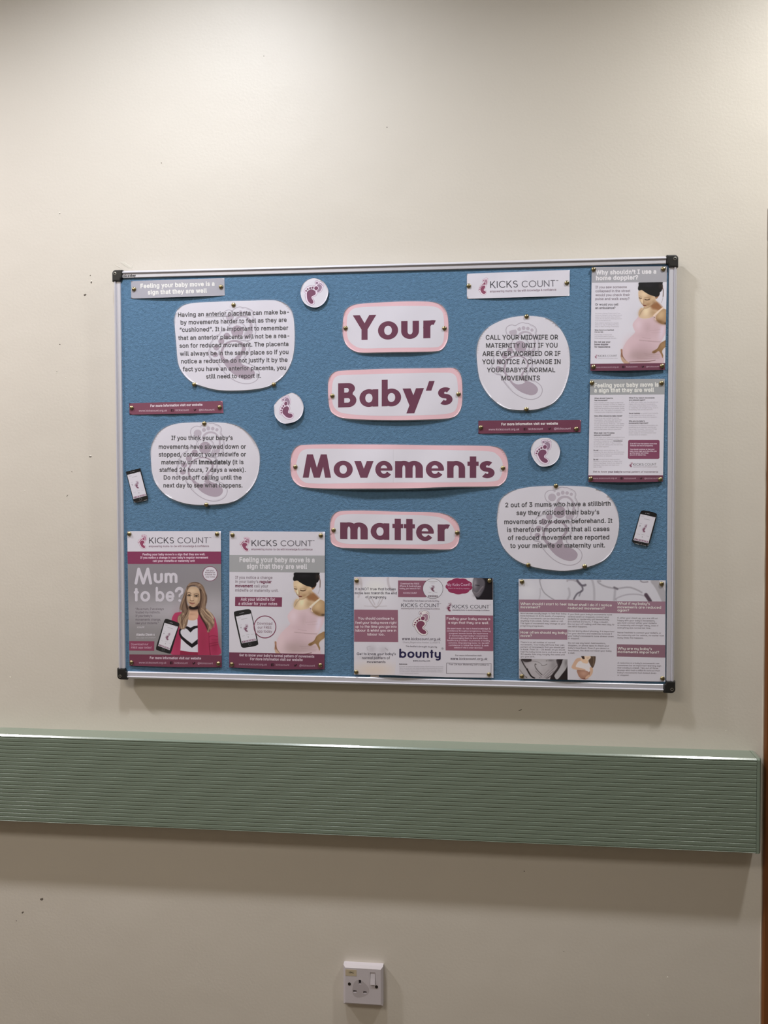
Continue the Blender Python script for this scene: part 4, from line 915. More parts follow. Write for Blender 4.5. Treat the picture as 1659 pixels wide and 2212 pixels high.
# ------------------------------------------------------------------ printed content
ZA = Z(230, 1120, 6.144); ZB = Z(480, 1130, 6.504); ZCc = Z(740, 1230, 4.879); ZD = Z(1100, 1230, 4.366)
ZE = Z(1240, 560, 6.9125); ZF = Z(1240, 800, 6.9125); ZG = Z(220, 540, 3.95); ZH = Z(600, 560, 3.95)
ZI = Z(980, 540, 3.318); ZJ = Z(240, 840, 3.7705); ZK = Z(600, 930, 3.190); ZL = Z(1020, 880, 3.606)
ZM = Z(1340, 605, 11.64); ZN = Z(360, 1250, 13.01); ZT1 = Z(640, 595, 20.74); ZT3 = Z(1145, 945, 23.7)
ZP1 = Z(270, 1005, 24.58); ZW = Z(1130, 1045, 11.06)
sin, pi = np.sin, np.pi
flat_wave = lambda a, b=0.0: (lambda u, v: a * np.clip(sin(pi * u), 0, 1) * (0.5 + 0.5 * v) + b * sin(7 * u + 3 * v) ** 2)
MAROON = (112, 60, 82)

# headline cards -------------------------------------------------------
def headline(label, z, outer, inner, spec, ya, yb, cap, white, bulge, seam=None):
    s = Sheet('headline_card', label, 'sign', outer, z, white, bulge=bulge, gloss=True, group='pink bordered headline cards', fine=11)
    s.out = smooth_loop(s.out, 4); s.bb = (s.out.min(0), s.out.max(0))
    w = np.array(white)
    s.base = s.ink(w * np.array([1.05, 0.88, 0.88]))
    s.poly('white_panel', inner, white, 2, smooth=4)
    s.letters('lettering', spec, ya, yb, cap, w * np.array([.50, .30, .38]), HEAVY, 4)
    if seam: s.poly('white_panel', seam, w * .9, 3)
    s.film = 2.6
    s.build(); return s
S_your = headline('laminated pink bordered card with the maroon word Your', ZH,
    [(560, 500), (575, 440), (620, 400), (700, 380), (860, 370), (1050, 360), (1250, 360), (1340, 368), (1400, 395), (1440, 450), (1455, 530), (1455, 640), (1445, 700), (1410, 760), (1350, 785), (1200, 790), (1000, 792), (850, 795), (700, 795), (630, 770), (585, 730), (560, 670), (552, 600)],
    [(590, 520), (600, 470), (640, 425), (720, 408), (900, 402), (1100, 398), (1290, 400), (1360, 412), (1405, 450), (1418, 520), (1420, 620), (1412, 700), (1385, 740), (1320, 753), (1100, 755), (900, 758), (720, 760), (650, 735), (605, 690), (590, 620)],
    [('Y', 640, 841), ('o', 855, 1027), ('u', 1053, 1205), ('r', 1240, 1349)], 691, 672, 212, (212, 206, 219), flat_wave(0.005, 0.0004))
S_baby = headline("laminated pink bordered card with the maroon word Baby's", ZH,
    [(430, 1060), (445, 1000), (490, 960), (560, 950), (700, 943), (900, 935), (1150, 932), (1350, 930), (1480, 926), (1530, 940), (1565, 1000), (1575, 1100), (1572, 1230), (1550, 1300), (1510, 1340), (1430, 1360), (1250, 1368), (1000, 1372), (750, 1368), (580, 1358), (500, 1335), (450, 1290), (432, 1200)],
    [(465, 1080), (480, 1020), (530, 990), (650, 985), (900, 978), (1200, 970), (1430, 968), (1490, 975), (1525, 1010), (1537, 1100), (1538, 1210), (1520, 1280), (1480, 1310), (1380, 1325), (1100, 1335), (800, 1335), (600, 1320), (520, 1300), (475, 1250), (462, 1170)],
    [('B', 515, 671), ('a', 697, 858), ('b', 887, 1053), ('y', 1065, 1248), ('\u2019', 1263, 1339), ('s', 1368, 1491)], 1265, 1240, 206, (207, 199, 211), flat_wave(0.006, 0.0006))
S_move = headline('long laminated pink bordered card with the maroon word Movements', ZK,
    [(90, 200), (100, 150), (135, 108), (200, 98), (400, 95), (800, 97), (1100, 102), (1400, 105), (1500, 112), (1550, 135), (1580, 190), (1587, 260), (1575, 330), (1540, 370), (1480, 385), (1200, 388), (900, 398), (600, 400), (350, 400), (200, 392), (140, 375), (100, 330), (88, 270)],
    [(130, 220), (150, 160), (190, 130), (300, 125), (600, 128), (900, 130), (1200, 135), (1450, 143), (1510, 165), (1545, 210), (1550, 260), (1535, 320), (1490, 350), (1300, 357), (1000, 358), (700, 360), (400, 365), (250, 365), (180, 355), (140, 310), (128, 260)],
    [('M', 172, 367), ('o', 385, 517), ('v', 527, 660), ('e', 672, 791), ('m', 808, 1000), ('e', 1020, 1146), ('n', 1167, 1291), ('t', 1307, 1384), ('s', 1392, 1494)], 325, 327, 161, (203, 194, 205),
    lambda u, v: 0.011 * np.clip(sin(pi * u), 0, 1) * (0.35 + 0.65 * v) + 0.0012 * sin(17 * u + 2.5 * v) * np.clip(sin(pi * u), 0, 1), seam=[(797, 131), (798.5, 131), (796.5, 358), (795, 358)])
S_matter = headline('laminated pink bordered card with the maroon word matter', ZK,
    [(362, 640), (375, 590), (410, 560), (480, 552), (650, 552), (850, 560), (1050, 563), (1150, 575), (1210, 605), (1245, 650), (1253, 700), (1245, 770), (1210, 810), (1150, 820), (950, 815), (700, 812), (500, 810), (420, 803), (375, 780), (362, 740)],
    [(390, 650), (400, 610), (440, 582), (550, 575), (800, 580), (1000, 585), (1120, 600), (1190, 640), (1222, 700), (1215, 750), (1170, 778), (1050, 785), (800, 785), (600, 783), (470, 780), (410, 760), (392, 720)],
    [('m', 430, 620), ('a', 640, 769), ('t', 790, 864), ('t', 869, 945), ('e', 953, 1076), ('r', 1100, 1187)], 747, 763, 160, (196, 188, 198), flat_wave(0.005, 0.0005))

# round-edged text cards ----------------------------------------------
def text_card(label, z, outer, white, emblem, lines, cap, bulge, w=0.03, tint=1.0, under=None):
    s = Sheet('text_card', label, 'notice', outer, z, white, bulge=bulge, gloss=True, group='white laminated text cards', fine=14)
    s.out = smooth_loop(s.out, 4); s.bb = (s.out.min(0), s.out.max(0))
    W = np.array(white)
    s.emblem('watermark', *emblem, W * np.array([.83, .81, .83]), W * 1.0, W * np.array([.80, .75, .78]), W * np.array([.86, .83, .85]), 1, 22)
    for t in lines:
        txt, x0, y0, x1, y1 = t[:5]
        s.text('lettering', txt, (x0, y0), (x1, y1), cap, W * .37, w=(t[5] if len(t) > 5 else w), k=8)
    for u in under or []: s.poly('lettering', u, W * .42, 8)
    s.film = 2.6
    s.build(); return s
S_plac = text_card('wide white laminated card about an anterior placenta, upper left of the board', ZG,
    [(640, 520), (680, 480), (760, 455), (1000, 440), (1250, 433), (1450, 428), (1540, 445), (1600, 490), (1632, 560), (1645, 700), (1640, 850), (1615, 960), (1560, 1060), (1480, 1130), (1380, 1175), (1200, 1197), (1000, 1195), (850, 1160), (760, 1120), (690, 1050), (650, 960), (635, 800), (622, 650), (620, 580)],
    (209, 204, 218), ((1090, 572), (1158, 695), (968, 893), (1255, 1052)),
    [('Having an anterior placenta can make ba-', 650, 570, 1597, 545), ('by movements harder to feel as they are', 672, 636, 1577, 612), ('\u201ccushioned\u201d. It is important to remember', 664, 698, 1590, 681),
     ('that an anterior placenta will not be a rea-', 652, 768, 1600, 748), ('son for reduced movement. The placenta', 662, 834, 1592, 818), ('will always be in the same place so if you', 666, 902, 1592, 886),
     ('notice a reduction do not justify it by the', 677, 967, 1584, 953), ('fact you have an anterior placenta, you', 690, 1034, 1572, 1021), ('still need to report it.', 890, 1096, 1358, 1090)], 35, flat_wave(0.003, 0.0005),
    under=[[(884, 570), (1277, 557), (1277, 559.5), (884, 572.5)]])
S_mid = text_card('round white laminated card telling readers to call their midwife, in capitals', ZI,
    [(165, 760), (168, 690), (190, 620), (240, 560), (330, 510), (430, 480), (540, 473), (650, 485), (720, 520), (780, 590), (820, 680), (833, 770), (830, 860), (815, 930), (790, 1000), (760, 1050), (700, 1105), (600, 1140), (500, 1148), (400, 1140), (330, 1110), (260, 1050), (210, 980), (180, 900)],
    (206, 200, 213), ((425, 590), (478, 692), (322, 850), (562, 998)),
    [('CALL YOUR MIDWIFE OR', 230, 642, 748, 640), ('MATERNITY UNIT IF YOU', 232, 700, 744, 698), ('ARE EVER WORRIED OR IF', 206, 759, 766, 757), ('YOU NOTICE A CHANGE IN', 204, 817, 766, 816), ('YOUR BABY\u2019S NORMAL', 238, 876, 728, 875), ('MOVEMENTS', 343, 934, 618, 933)], 32, flat_wave(0.003, 0.0005), w=0.03)
S_think = text_card('oval white laminated card on slowed or stopped movements, middle left of the board', ZJ,
    [(325, 580), (322, 500), (340, 430), (390, 350), (470, 300), (580, 278), (750, 272), (900, 275), (1000, 290), (1080, 330), (1150, 400), (1195, 480), (1210, 550), (1205, 650), (1180, 740), (1130, 820), (1050, 890), (950, 930), (800, 943), (650, 940), (530, 910), (440, 860), (370, 780), (335, 690)],
    (204, 199, 210), ((705, 365), (765, 478), (585, 677), (862, 828)),
    [('If you think your baby\u2019s', 490, 416, 990, 415), ('movements have slowed down or', 388, 488, 1098, 486), ('stopped, contact your midwife or', 388, 551, 1098, 549), ('maternity unit', 410, 614, 700, 613), ('immediately', 715, 613, 975, 613, 0.07), ('(it is', 990, 613, 1078, 612),
     ('staffed 24 hours, 7 days a week).', 394, 676, 1096, 675), ('Do not put off calling until the', 428, 738, 1062, 738), ('next day to see what happens.', 426, 802, 1070, 802)], 34, flat_wave(0.0045, 0.0005))
S_two = text_card('oval white laminated card about 2 out of 3 mums, lower right of the board', ZL,
    [(193, 890), (200, 800), (215, 730), (260, 680), (330, 645), (450, 620), (600, 612), (750, 612), (900, 620), (1000, 650), (1080, 710), (1125, 790), (1143, 880), (1138, 980), (1110, 1080), (1060, 1160), (980, 1215), (850, 1255), (720, 1272), (580, 1262), (440, 1232), (330, 1180), (250, 1100), (210, 1010)],
    (187, 181, 188), ((622, 701), (681, 815), (510, 997), (775, 1147)),
    [('2 out of 3 mums who have a stillbirth', 258, 777, 1078, 765), ('say they noticed their baby\u2019s', 345, 838, 990, 831), ('movements slow down beforehand. It', 250, 908, 1092, 898), ('is therefore important that all cases', 272, 970, 1070, 962), ('of reduced movement are reported', 278, 1032, 1068, 1027), ('to your midwife or maternity unit.', 296, 1094, 1035, 1090)], 34, flat_wave(0.004, 0.0005))

# slips ------------------------------------------------------------------
s = Sheet('printed_slip', 'grey slip reading Feeling your baby move is a sign that they are well, top left', 'notice', [(248, 265), (1045, 240), (1049, 388), (250, 415)], ZG, (208, 203, 216), bulge=lambda u, v: 0.003 * sin(pi * u) + 0.003 * v * (1 - u) * u * 2, gloss=True, colour=(163, 160, 172))
s.text('lettering', 'Feeling your baby move is a', (330, 325), (962, 304), 35, (226, 223, 232), w=0.06)
s.text('lettering', 'sign that they are well', (392, 379), (897, 363), 35, (226, 223, 232), w=0.06)
s.build(); S_ban = s

def slip(label, z, quad, white, col, l1, www, fb, kc, bird, tw, caps):
    s = Sheet('web_address_slip', label, 'notice', quad, z, white, bulge=lambda u, v: 0.002 * sin(pi * u) + 0.0006 * sin(17 * u) ** 2, gloss=True, colour=col, group='maroon web address slips')
    s.band_col = col
    s.text('lettering', 'For more information visit our website', *l1, caps[0], (222, 205, 216), w=0.06)
    s.footer('lettering', www, fb, kc, bird, tw, caps[1], (205, 180, 194), (58, 34, 44), 11)
    s.build(); return s
S_sl = slip('maroon web address slip on the left side, above the oval text card', ZJ, [(147, 117), (908, 98), (915, 196), (150, 210)], (204, 199, 210), (120, 72, 90),
            ((320, 147), (744, 137)), ((226, 186), (455, 184)), (498, 175), ((526, 181), (633, 179)), (684, 171), ((716, 178), (842, 176)), (18, 16))
S_sr = slip('maroon web address slip right of centre, below the round text card', ZL, [(48, 103), (848, 97), (845, 192), (48, 205)], (200, 193, 203), (104, 58, 76),
            ((227, 140), (668, 134)), ((128, 180), (367, 178)), (412, 169), ((440, 176), (551, 174)), (604, 166), ((638, 173), (768, 171)), (18, 16))

GREYTXT = (78, 76, 84)
s = Sheet('charity_name_slip', 'white slip with the charity name and pink footprints, top right of centre', 'notice', [(95, 170), (832, 143), (830, 328), (95, 350)], ZI, (213, 208, 219), bulge=flat_wave(0.003, 0.0004), gloss=True, colour=(213, 208, 219))
s.emblem('emblem', (213, 218), (222, 243), (186, 283), (223, 304), (150, 105, 128), (228, 214, 226), (140, 78, 102), (170, 130, 150), 1, 30)
s.text('lettering', 'KICKS', (262, 273), (460, 268), 49, (80, 78, 86), font=LIGHT)
s.text('lettering', 'COUNT', (488, 268), (728, 262), 47, (112, 108, 118), font=LIGHT)
s.text('lettering', '\u2122', (733, 229), (750, 228), 12, (112, 108, 118), w=0.03)
s.text('lettering', 'empowering mums-to-be with knowledge & confidence', (260, 304), (735, 291), 15, (142, 116, 132), w=0.02)
s.build(); S_kc = s

# footprint discs ---------------------------------------------------------
def token(label, z, outer, em, white, ow=24, tilt=0.003):
    s = Sheet('footprint_disc', label, 'badge', outer, z, white, bulge=lambda u, v: 0.0025 + tilt * v * 0.8 + 0.0005 * sin(3 * u + 2 * v), gloss=True, group='round footprint discs', fine=5)
    s.out = smooth_loop(s.out, 4); s.bb = (s.out.min(0), s.out.max(0))
    W = np.array(white)
    s.base = s.ink(W)
    s.emblem('footprints', *em, W * np.array([.60, .50, .58]), W * np.array([1.06, 1.0, 1.04]), W * np.array([.56, .36, .46]), W * np.array([.70, .60, .67]), 1, ow)
    s.build(); return s
S_t1 = token('small white disc with pink footprints above the Your card', ZT1, [(190, 780), (210, 600), (290, 400), (450, 230), (620, 150), (800, 125), (1000, 160), (1200, 270), (1350, 450), (1430, 650), (1430, 800), (1380, 1000), (1270, 1200), (1100, 1350), (900, 1430), (700, 1420), (480, 1330), (330, 1200), (230, 1000)],
      ((925, 335), (890, 575), (440, 690), (690, 1180)), (212, 209, 220))
S_t2 = token("small white disc with pink footprints left of the Baby's card", ZJ, [(1330, 130), (1370, 80), (1430, 45), (1480, 32), (1530, 60), (1560, 110), (1567, 160), (1550, 220), (1500, 265), (1420, 283), (1370, 265), (1335, 220), (1327, 170)],
      ((1400, 88), (1425, 120), (1386, 195), (1465, 218)), (204, 201, 212), tilt=0.005)
S_t3 = token('small white disc with pink footprints right of the Movements card', ZT3, [(40, 700), (60, 500), (150, 300), (320, 120), (550, 30), (800, 20), (1000, 35), (1250, 140), (1430, 330), (1530, 600), (1540, 720), (1480, 1000), (1350, 1220), (1150, 1380), (900, 1470), (650, 1490), (450, 1420), (250, 1220), (120, 1000), (60, 850)],
      ((685, 230), (765, 490), (330, 815), (815, 1200)), (192, 188, 194))

# telephones ----------------------------------------------------------------
def phone_print(s, part, outline, screen, em, home, rh, bar, tone, k=3, slot=None):
    W = np.array(tone)
    if outline: s.poly(part, outline, W * .16, k, smooth=3)
    s.poly(part, screen, W * 1.0, k + 1)
    s.ring(part, home, rh * .72, rh, W * .38, k + 1, 20)
    q = [np.array(p, float) for p in screen]
    def at(u, v): return tuple((q[0] * (1 - u) + q[1] * u) * (1 - v) + (q[3] * (1 - u) + q[2] * u) * v)
    def r(u0, v0, u1, v1, c, kk=2): s.poly(part, [at(u0, v0), at(u1, v0), at(u1, v1), at(u0, v1)], c, k + kk)
    r(.04, .92, .96, .985, W * np.array([.74, .62, .68])); r(.04, .92, .20, .985, W * np.array([.58, .40, .48]), 3)
    for u in (.10, .28, .46, .64, .82): r(u, .937, u + .06, .97, W * .92, 4)
    r(.30, .135, .70, .15, W * .78); r(.08, .07, .3, .082, W * .80); r(.05, .015, .22, .025, W * .72); r(.45, .015, .55, .025, W * .72); r(.8, .015, .95, .025, W * .72)
    r(.14, .40, .20, .46, W * .80); r(.12, .33, .26, .342, W * .86); r(.12, .74, .30, .752, W * .84); r(.40, .72, .62, .732, W * .86); r(.74, .74, .92, .752, W * .84)
    s.text(part, '4', at(.475, .835), at(.535, .835), abs(at(0, .05)[1] - at(0, 0)[1]), W * .5, w=0.02, k=k + 3)
    s.text(part, '3', at(.15, .46), at(.20, .455), abs(at(0, .04)[1] - at(0, 0)[1]), W * .62, w=0.02, k=k + 3)
    s.emblem(part, *em, W * np.array([.82, .72, .78]), W * 1.0, W * np.array([.60, .42, .50]), W * np.array([.74, .64, .70]), k + 2, 20)
    if slot:
        for p in slot: s.poly(part, p, W * .7, k + 1)
def phone(label, z, outline, screen, em, home, rh, tone, slot):
    s = Sheet('phone_cutout', label, 'paper cutout', outline, z, tone, bulge=lambda u, v: 0.0015 + 0.001 * v, gloss=True, colour=np.array(tone) * .14, group='cut-out paper phones', fine=12)
    s.out = smooth_loop(s.out, 3); s.bb = (s.out.min(0), s.out.max(0))
    phone_print(s, 'screen', None, screen, em, home, rh, None, tone, 1, slot)
    s.build(); return s
phone('cut-out paper phone at the far left of the board, leaning left', ZP1, [(60, 400), (90, 340), (160, 312), (450, 245), (730, 175), (800, 175), (835, 230), (1020, 960), (1215, 1720), (1215, 1800), (1160, 1850), (860, 1925), (560, 1985), (490, 1960), (450, 1900), (250, 1130)],
      [(118, 515), (810, 340), (1145, 1610), (450, 1795)], ((600, 880), (645, 955), (530, 1080), (700, 1195)), (825, 1810), 80, (208, 204, 214), [[(385, 345), (505, 300), (512, 318), (390, 362)], [(298, 350), (335, 345), (340, 375), (302, 380)]])
phone('cut-out paper phone at the far right of the board, leaning right', ZL, [(1307, 828), (1322, 805), (1345, 803), (1385, 811), (1425, 823), (1438, 845), (1413, 950), (1385, 1050), (1370, 1077), (1340, 1075), (1300, 1068), (1262, 1058), (1247, 1035), (1277, 935)],
      [(1311, 830), (1428, 857), (1373, 1059), (1256, 1034)], ((1345, 918), (1352, 930), (1325, 952), (1342, 968)), (1308, 1058), 12, (196, 191, 198), [[(1360, 824), (1382, 829), (1381, 832), (1359, 827)], [(1349, 822), (1354, 823), (1353, 828), (1348, 827)]])

# the woman with her head bowed, printed on two posters --------------------------------
def woman(c, bg):
    skin, mid, dark, deep = (203, 178, 154), (172, 142, 115), (140, 108, 84), (112, 84, 62)
    top, top2, top3 = (206, 182, 190), (190, 164, 172), (165, 142, 144)
    c.blob(420, 900, 260, 500, np.array(bg) * .965, .6)
    # far hand and arm, cupping below
    c.poly([(10, 1745), (40, 1735), (62, 1770), (60, 1850), (75, 1920), (120, 1980), (200, 2060), (260, 2110), (150, 2110), (60, 2040), (10, 1930), (15, 1830)], (158, 118, 98), 1.2)
    c.poly([(20, 1950), (60, 1930), (140, 2010), (230, 2100), (120, 2110), (40, 2030)], (190, 160, 140), 1.4)
    c.line([(30, 1830), (60, 1930), (150, 2020)], 16, (90, 60, 50), 1.2, .6)
    # vest
    c.poly([(470, 900), (500, 950), (600, 970), (720, 960), (830, 900), (960, 860), (980, 1010), (1080, 1110), (1170, 1120), (1170, 1250), (1110, 1400), (1030, 1550), (1000, 1700), (1050, 1850), (1090, 1960), (1090, 2060), (1040, 2090), (700, 2095), (400, 2090), (220, 2070), (110, 1980), (60, 1850), (60, 1730), (110, 1620), (190, 1500), (290, 1400), (370, 1310), (340, 1230), (310, 1130), (350, 1040), (420, 960)], top, 1.3)
    c.blob(640, 1180, 110, 190, top2, .55, .3); c.blob(450, 1120, 90, 120, (214, 194, 204), .6); c.blob(700, 1230, 60, 130, top3, .25, .2)
    c.blob(880, 1230, 200, 190, top2, .6); c.blob(600, 1400, 260, 80, top2, .5); c.blob(1040, 1300, 60, 220, (212, 198, 214), .7, .2)
    c.blob(560, 1700, 330, 230, top2, .75); c.blob(420, 1900, 250, 150, top3, .55); c.blob(700, 1900, 330, 140, top3, .5); c.blob(160, 1750, 90, 220, (208, 184, 190), .6)
    c.blob(320, 1560, 160, 120, (206, 180, 188), .5, -.6); c.blob(900, 2010, 200, 50, (200, 178, 188), .6)
    for y0, y1, x0, x1, w, a in ((1510, 1545, 480, 1010, 14, .45), (1530, 1560, 700, 1000, 8, .4), (1440, 1470, 560, 760, 10, .3), (1850, 1870, 600, 980, 10, .35), (1960, 1965, 420, 980, 12, .35), (1900, 1930, 640, 1000, 8, .25), (1270, 1240, 740, 1000, 8, .25), (1320, 1310, 780, 1030, 8, .2)):
        c.line([(x0, y0), ((x0 + x1) / 2, (y0 + y1) / 2 + 8), (x1, y1)], w, (150, 122, 126), 2.0, a)
    c.line([(230, 2060), (450, 2050), (700, 2045), (860, 2010)], 14, (104, 70, 66), 1.0, .8)
    # chest and shoulders
    c.poly([(590, 690), (520, 700), (470, 780), (455, 880), (480, 935), (560, 965), (660, 965), (760, 945), (850, 890), (960, 800), (1060, 710), (980, 640), (900, 520), (760, 560)], skin, 1.0)
    c.poly([(760, 640), (840, 590), (930, 560), (1050, 670), (1060, 710), (990, 770), (880, 740), (800, 720)], (150, 110, 84), 5.0)
    c.blob(820, 820, 110, 90, mid, .7); c.blob(650, 780, 90, 130, (232, 214, 186), .7, .2); c.blob(880, 640, 90, 80, (152, 108, 80), .55); c.blob(500, 800, 50, 90, mid, .5, .4)
    c.line([(590, 730), (530, 790), (480, 900)], 12, (130, 112, 96), 1.0, .6)
    # near arm
    c.poly([(1000, 780), (1060, 720), (1150, 740), (1185, 800), (1185, 1060), (1150, 1110), (1050, 1110), (960, 1060), (890, 990), (900, 900)], mid, 1.0)
    c.blob(1020, 870, 90, 120, (206, 180, 148), .7, .4); c.blob(1000, 1050, 120, 50, (126, 96, 70), .8, .4); c.blob(1150, 1090, 50, 30, (70, 56, 50), .8)
    c.line([(1070, 700), (960, 790), (840, 900)], 40, (222, 200, 184), 1.0, 1); c.line([(880, 860), (870, 950), (900, 1000)], 22, (220, 196, 186), 1.0, .8); c.blob(858, 940, 12, 14, (70, 60, 66), .8)
    # near hand on the hip
    c.poly([(1185, 1500), (1100, 1530), (1000, 1600), (930, 1720), (810, 1790), (810, 1835), (870, 1840), (950, 1790), (990, 1810), (1040, 1900), (1060, 1960), (1080, 1900), (1050, 1800), (1090, 1720), (1185, 1640)], (150, 120, 92), 1.0)
    c.blob(1080, 1640, 90, 70, (170, 140, 110), .6, -.6); c.blob(860, 1815, 50, 20, (112, 82, 66), .6, -.3); c.line([(1000, 1620), (930, 1740), (830, 1800)], 10, (96, 70, 54), 1.2, .5)
    # face
    c.poly([(460, 270), (540, 230), (700, 300), (830, 390), (890, 480), (870, 560), (800, 620), (720, 680), (650, 708), (600, 690), (570, 640), (540, 590), (510, 550), (480, 490), (455, 400)], skin, .9)
    c.blob(760, 420, 90, 80, mid, .75); c.blob(700, 610, 90, 50, (150, 116, 86), .7, -.4); c.blob(600, 350, 80, 60, (222, 200, 172), .7); c.blob(640, 550, 40, 60, mid, .5); c.blob(545, 530, 24, 60, (236, 216, 188), .8)
    c.blob(810, 470, 60, 60, (214, 188, 156), .6); c.blob(590, 560, 24, 50, (160, 130, 104), .45)
    c.line([(548, 470), (544, 530), (546, 588)], 16, (224, 202, 178), 1.4, .75); c.line([(578, 480), (586, 540), (592, 590)], 18, (160, 130, 104), 2.0, .55); c.blob(566, 604, 22, 9, (112, 82, 64), .75); c.blob(545, 580, 14, 16, (214, 190, 166), .6)
    c.blob(500, 480, 30, 60, (186, 158, 132), .5); c.blob(720, 540, 60, 60, (190, 160, 134), .6); c.blob(840, 560, 60, 70, (150, 118, 92), .55); c.line([(600, 690), (660, 706), (760, 650), (860, 560)], 16, (128, 96, 74), 2.4, .5)
    c.line([(475, 445), (505, 458), (535, 455)], 22, (96, 72, 58), 1.0, .85); c.line([(620, 485), (680, 500), (735, 478)], 24, (86, 62, 48), 1.0, .9)
    c.line([(610, 445), (690, 440), (760, 460)], 14, (150, 120, 92), 1.4, .6); c.line([(470, 400), (500, 402), (530, 415)], 12, (150, 120, 92), 1.4, .6)
    c.line([(515, 540), (535, 590), (560, 600)], 12, (120, 90, 70), 1.2, .7)
    c.poly([(565, 625), (600, 622), (650, 632), (655, 645), (610, 655), (580, 645)], (128, 76, 68), .9); c.line([(575, 636), (650, 636)], 8, (84, 44, 42), .8, .7)
    # ear and hair
    c.poly([(880, 400), (940, 330), (985, 300), (985, 370), (950, 430), (910, 470), (880, 450)], (150, 112, 88), 1.0)
    c.poly([(510, 45), (1020, 45), (1060, 100), (1070, 180), (1030, 280), (960, 330), (950, 390), (900, 425), (840, 400), (760, 380), (680, 340), (600, 290), (540, 250), (470, 262), (442, 220), (460, 140)], (38, 36, 42), .8)
    c.poly([(960, 330), (990, 310), (985, 370), (950, 410), (920, 410)], (46, 40, 42), .9)
    c.blob(700, 130, 160, 50, (58, 56, 62), .5); c.blob(1000, 150, 30, 70, (84, 70, 62), .5)
    c.line([(1040, 130), (1075, 240), (1078, 350), (1070, 400)], 22, (112, 92, 88), .9, .9); c.line([(1070, 400), (1065, 480), (1025, 575)], 8, (140, 128, 132), .9, .8); c.line([(1030, 120), (1050, 200)], 20, (60, 50, 50), .9, .9)

# poster: home doppler --------------------------------------------------
WE = (210, 206, 216)
s = Sheet('doppler_poster', 'poster with a grey home doppler heading and a pregnant woman, top right', 'poster', [(265, 118), (1388, 103), (1357, 1652), (800, 1663), (243, 1667)], ZE, WE, bulge=lambda u, v: 0.0025 + 0.004 * sin(pi * np.clip(u, 0, 1)) * (0.3 + .7 * v) , colour=WE, fine=16)
s.band_col = (104, 58, 76)
cv = Canvas(ZE, 670, 345, 1386, 1560, 0.62, WE, quad=[(680, 350), (1384, 341), (1360, 1562), (656, 1562)])
cv.tr = ZM; cv.z = ZM
woman(cv, WE); s.picture('photograph', cv, 1)
s.poly('heading_band', [(265, 118), (1388, 103), (1384, 341), (266, 350)], (160, 158, 165), 2)
s.text('lettering', 'Why shouldn\u2019t I use a', (328, 228), (1228, 212), 60, (222, 218, 228), w=0.075)
s.text('lettering', 'home doppler?', (328, 312), (958, 300), 60, (222, 218, 228), w=0.075)
for t, x0, x1, y in (('If you saw someone', 322, 788, 433), ('collapsed in the street', 320, 840, 491), ('would you check their', 320, 835, 550), ('pulse and walk away?', 318, 828, 608)):
    s.text('lettering', t, (x0, y), (x1, y - 3), 35, (132, 118, 130), w=0.02)
for t, x0, x1, y in (('Or would you call', 318, 662, 690), ('an ambulance?', 318, 618, 742)):
    s.text('lettering', t, (x0, y), (x1, y - 2), 32, (92, 88, 96), w=0.03)
for i, (t, x1) in enumerate((('We have a saying: if you know if you', 690), ('notice a change in your baby\u2019s usual', 715), ('pattern of movements, they could be', 690), ('unwell. Do not delay by checking at home', 710), ('as you may miss vital time to act.', 550))):
    s.text('small_print', t, (315, 816 + 27 * i), (x1, 815 + 27 * i), 17, (178, 174, 182), w=0)
for i, t in enumerate(('If you detect a heartbeat on a doppler', 'there is no way of telling that your', 'baby is well. Finding a heartbeat')):
    s.text('small_print', t, (312, 960 + 27 * i), (668, 959 + 27 * i), 17, (172, 168, 176), w=0)
s.text('lettering', 'When there is no heartbeat', (308, 1066), (597, 1064), 17, (96, 92, 100), w=0.05)
s.text('lettering', 'it is too late', (308, 1095), (435, 1094), 17, (96, 92, 100), w=0.05)
for i, t in enumerate(('If your baby is moving less', 'your midwife needs to see you', 'at the earliest possible moment')):
    s.text('small_print', t, (307, 1134 + 27 * i), ((565, 592, 630)[i], 1134 + 27 * i), 17, (174, 170, 178), w=0)
for t, x1, y in (('Do not use your', 543, 1247), ('home doppler', 512, 1284), ('for reassurance', 540, 1321)):
    s.text('lettering', t, (305, y), (x1, y - 1), 25, (92, 88, 96), w=0.045)
s.emblem('emblem', (328, 1428), (333, 1440), (310, 1458), (335, 1474), (170, 132, 150), WE, (150, 95, 118), (180, 145, 162), 2, 20)
s.text('lettering', 'KICKS', (357, 1456), (480, 1456), 27, (96, 92, 100), font=LIGHT)
s.text('lettering', 'COUNT', (497, 1455), (644, 1453), 27, (126, 122, 130), font=LIGHT)
s.text('small_print', 'empowering mums-to-be with knowledge & confidence', (357, 1481), (650, 1480), 9, (150, 134, 146), w=0)
s.poly('footer_band', [(245, 1560), (1360, 1550), (1357, 1652), (800, 1663), (243, 1667)], (106, 60, 78), 2)
s.footer('lettering', ((322, 1623), (668, 1619)), (738, 1607), ((782, 1616), (948, 1613)), (1030, 1605), ((1078, 1614), (1272, 1610)), 21, (196, 172, 186), (44, 26, 34), 18)
s.build(); S_dop = s

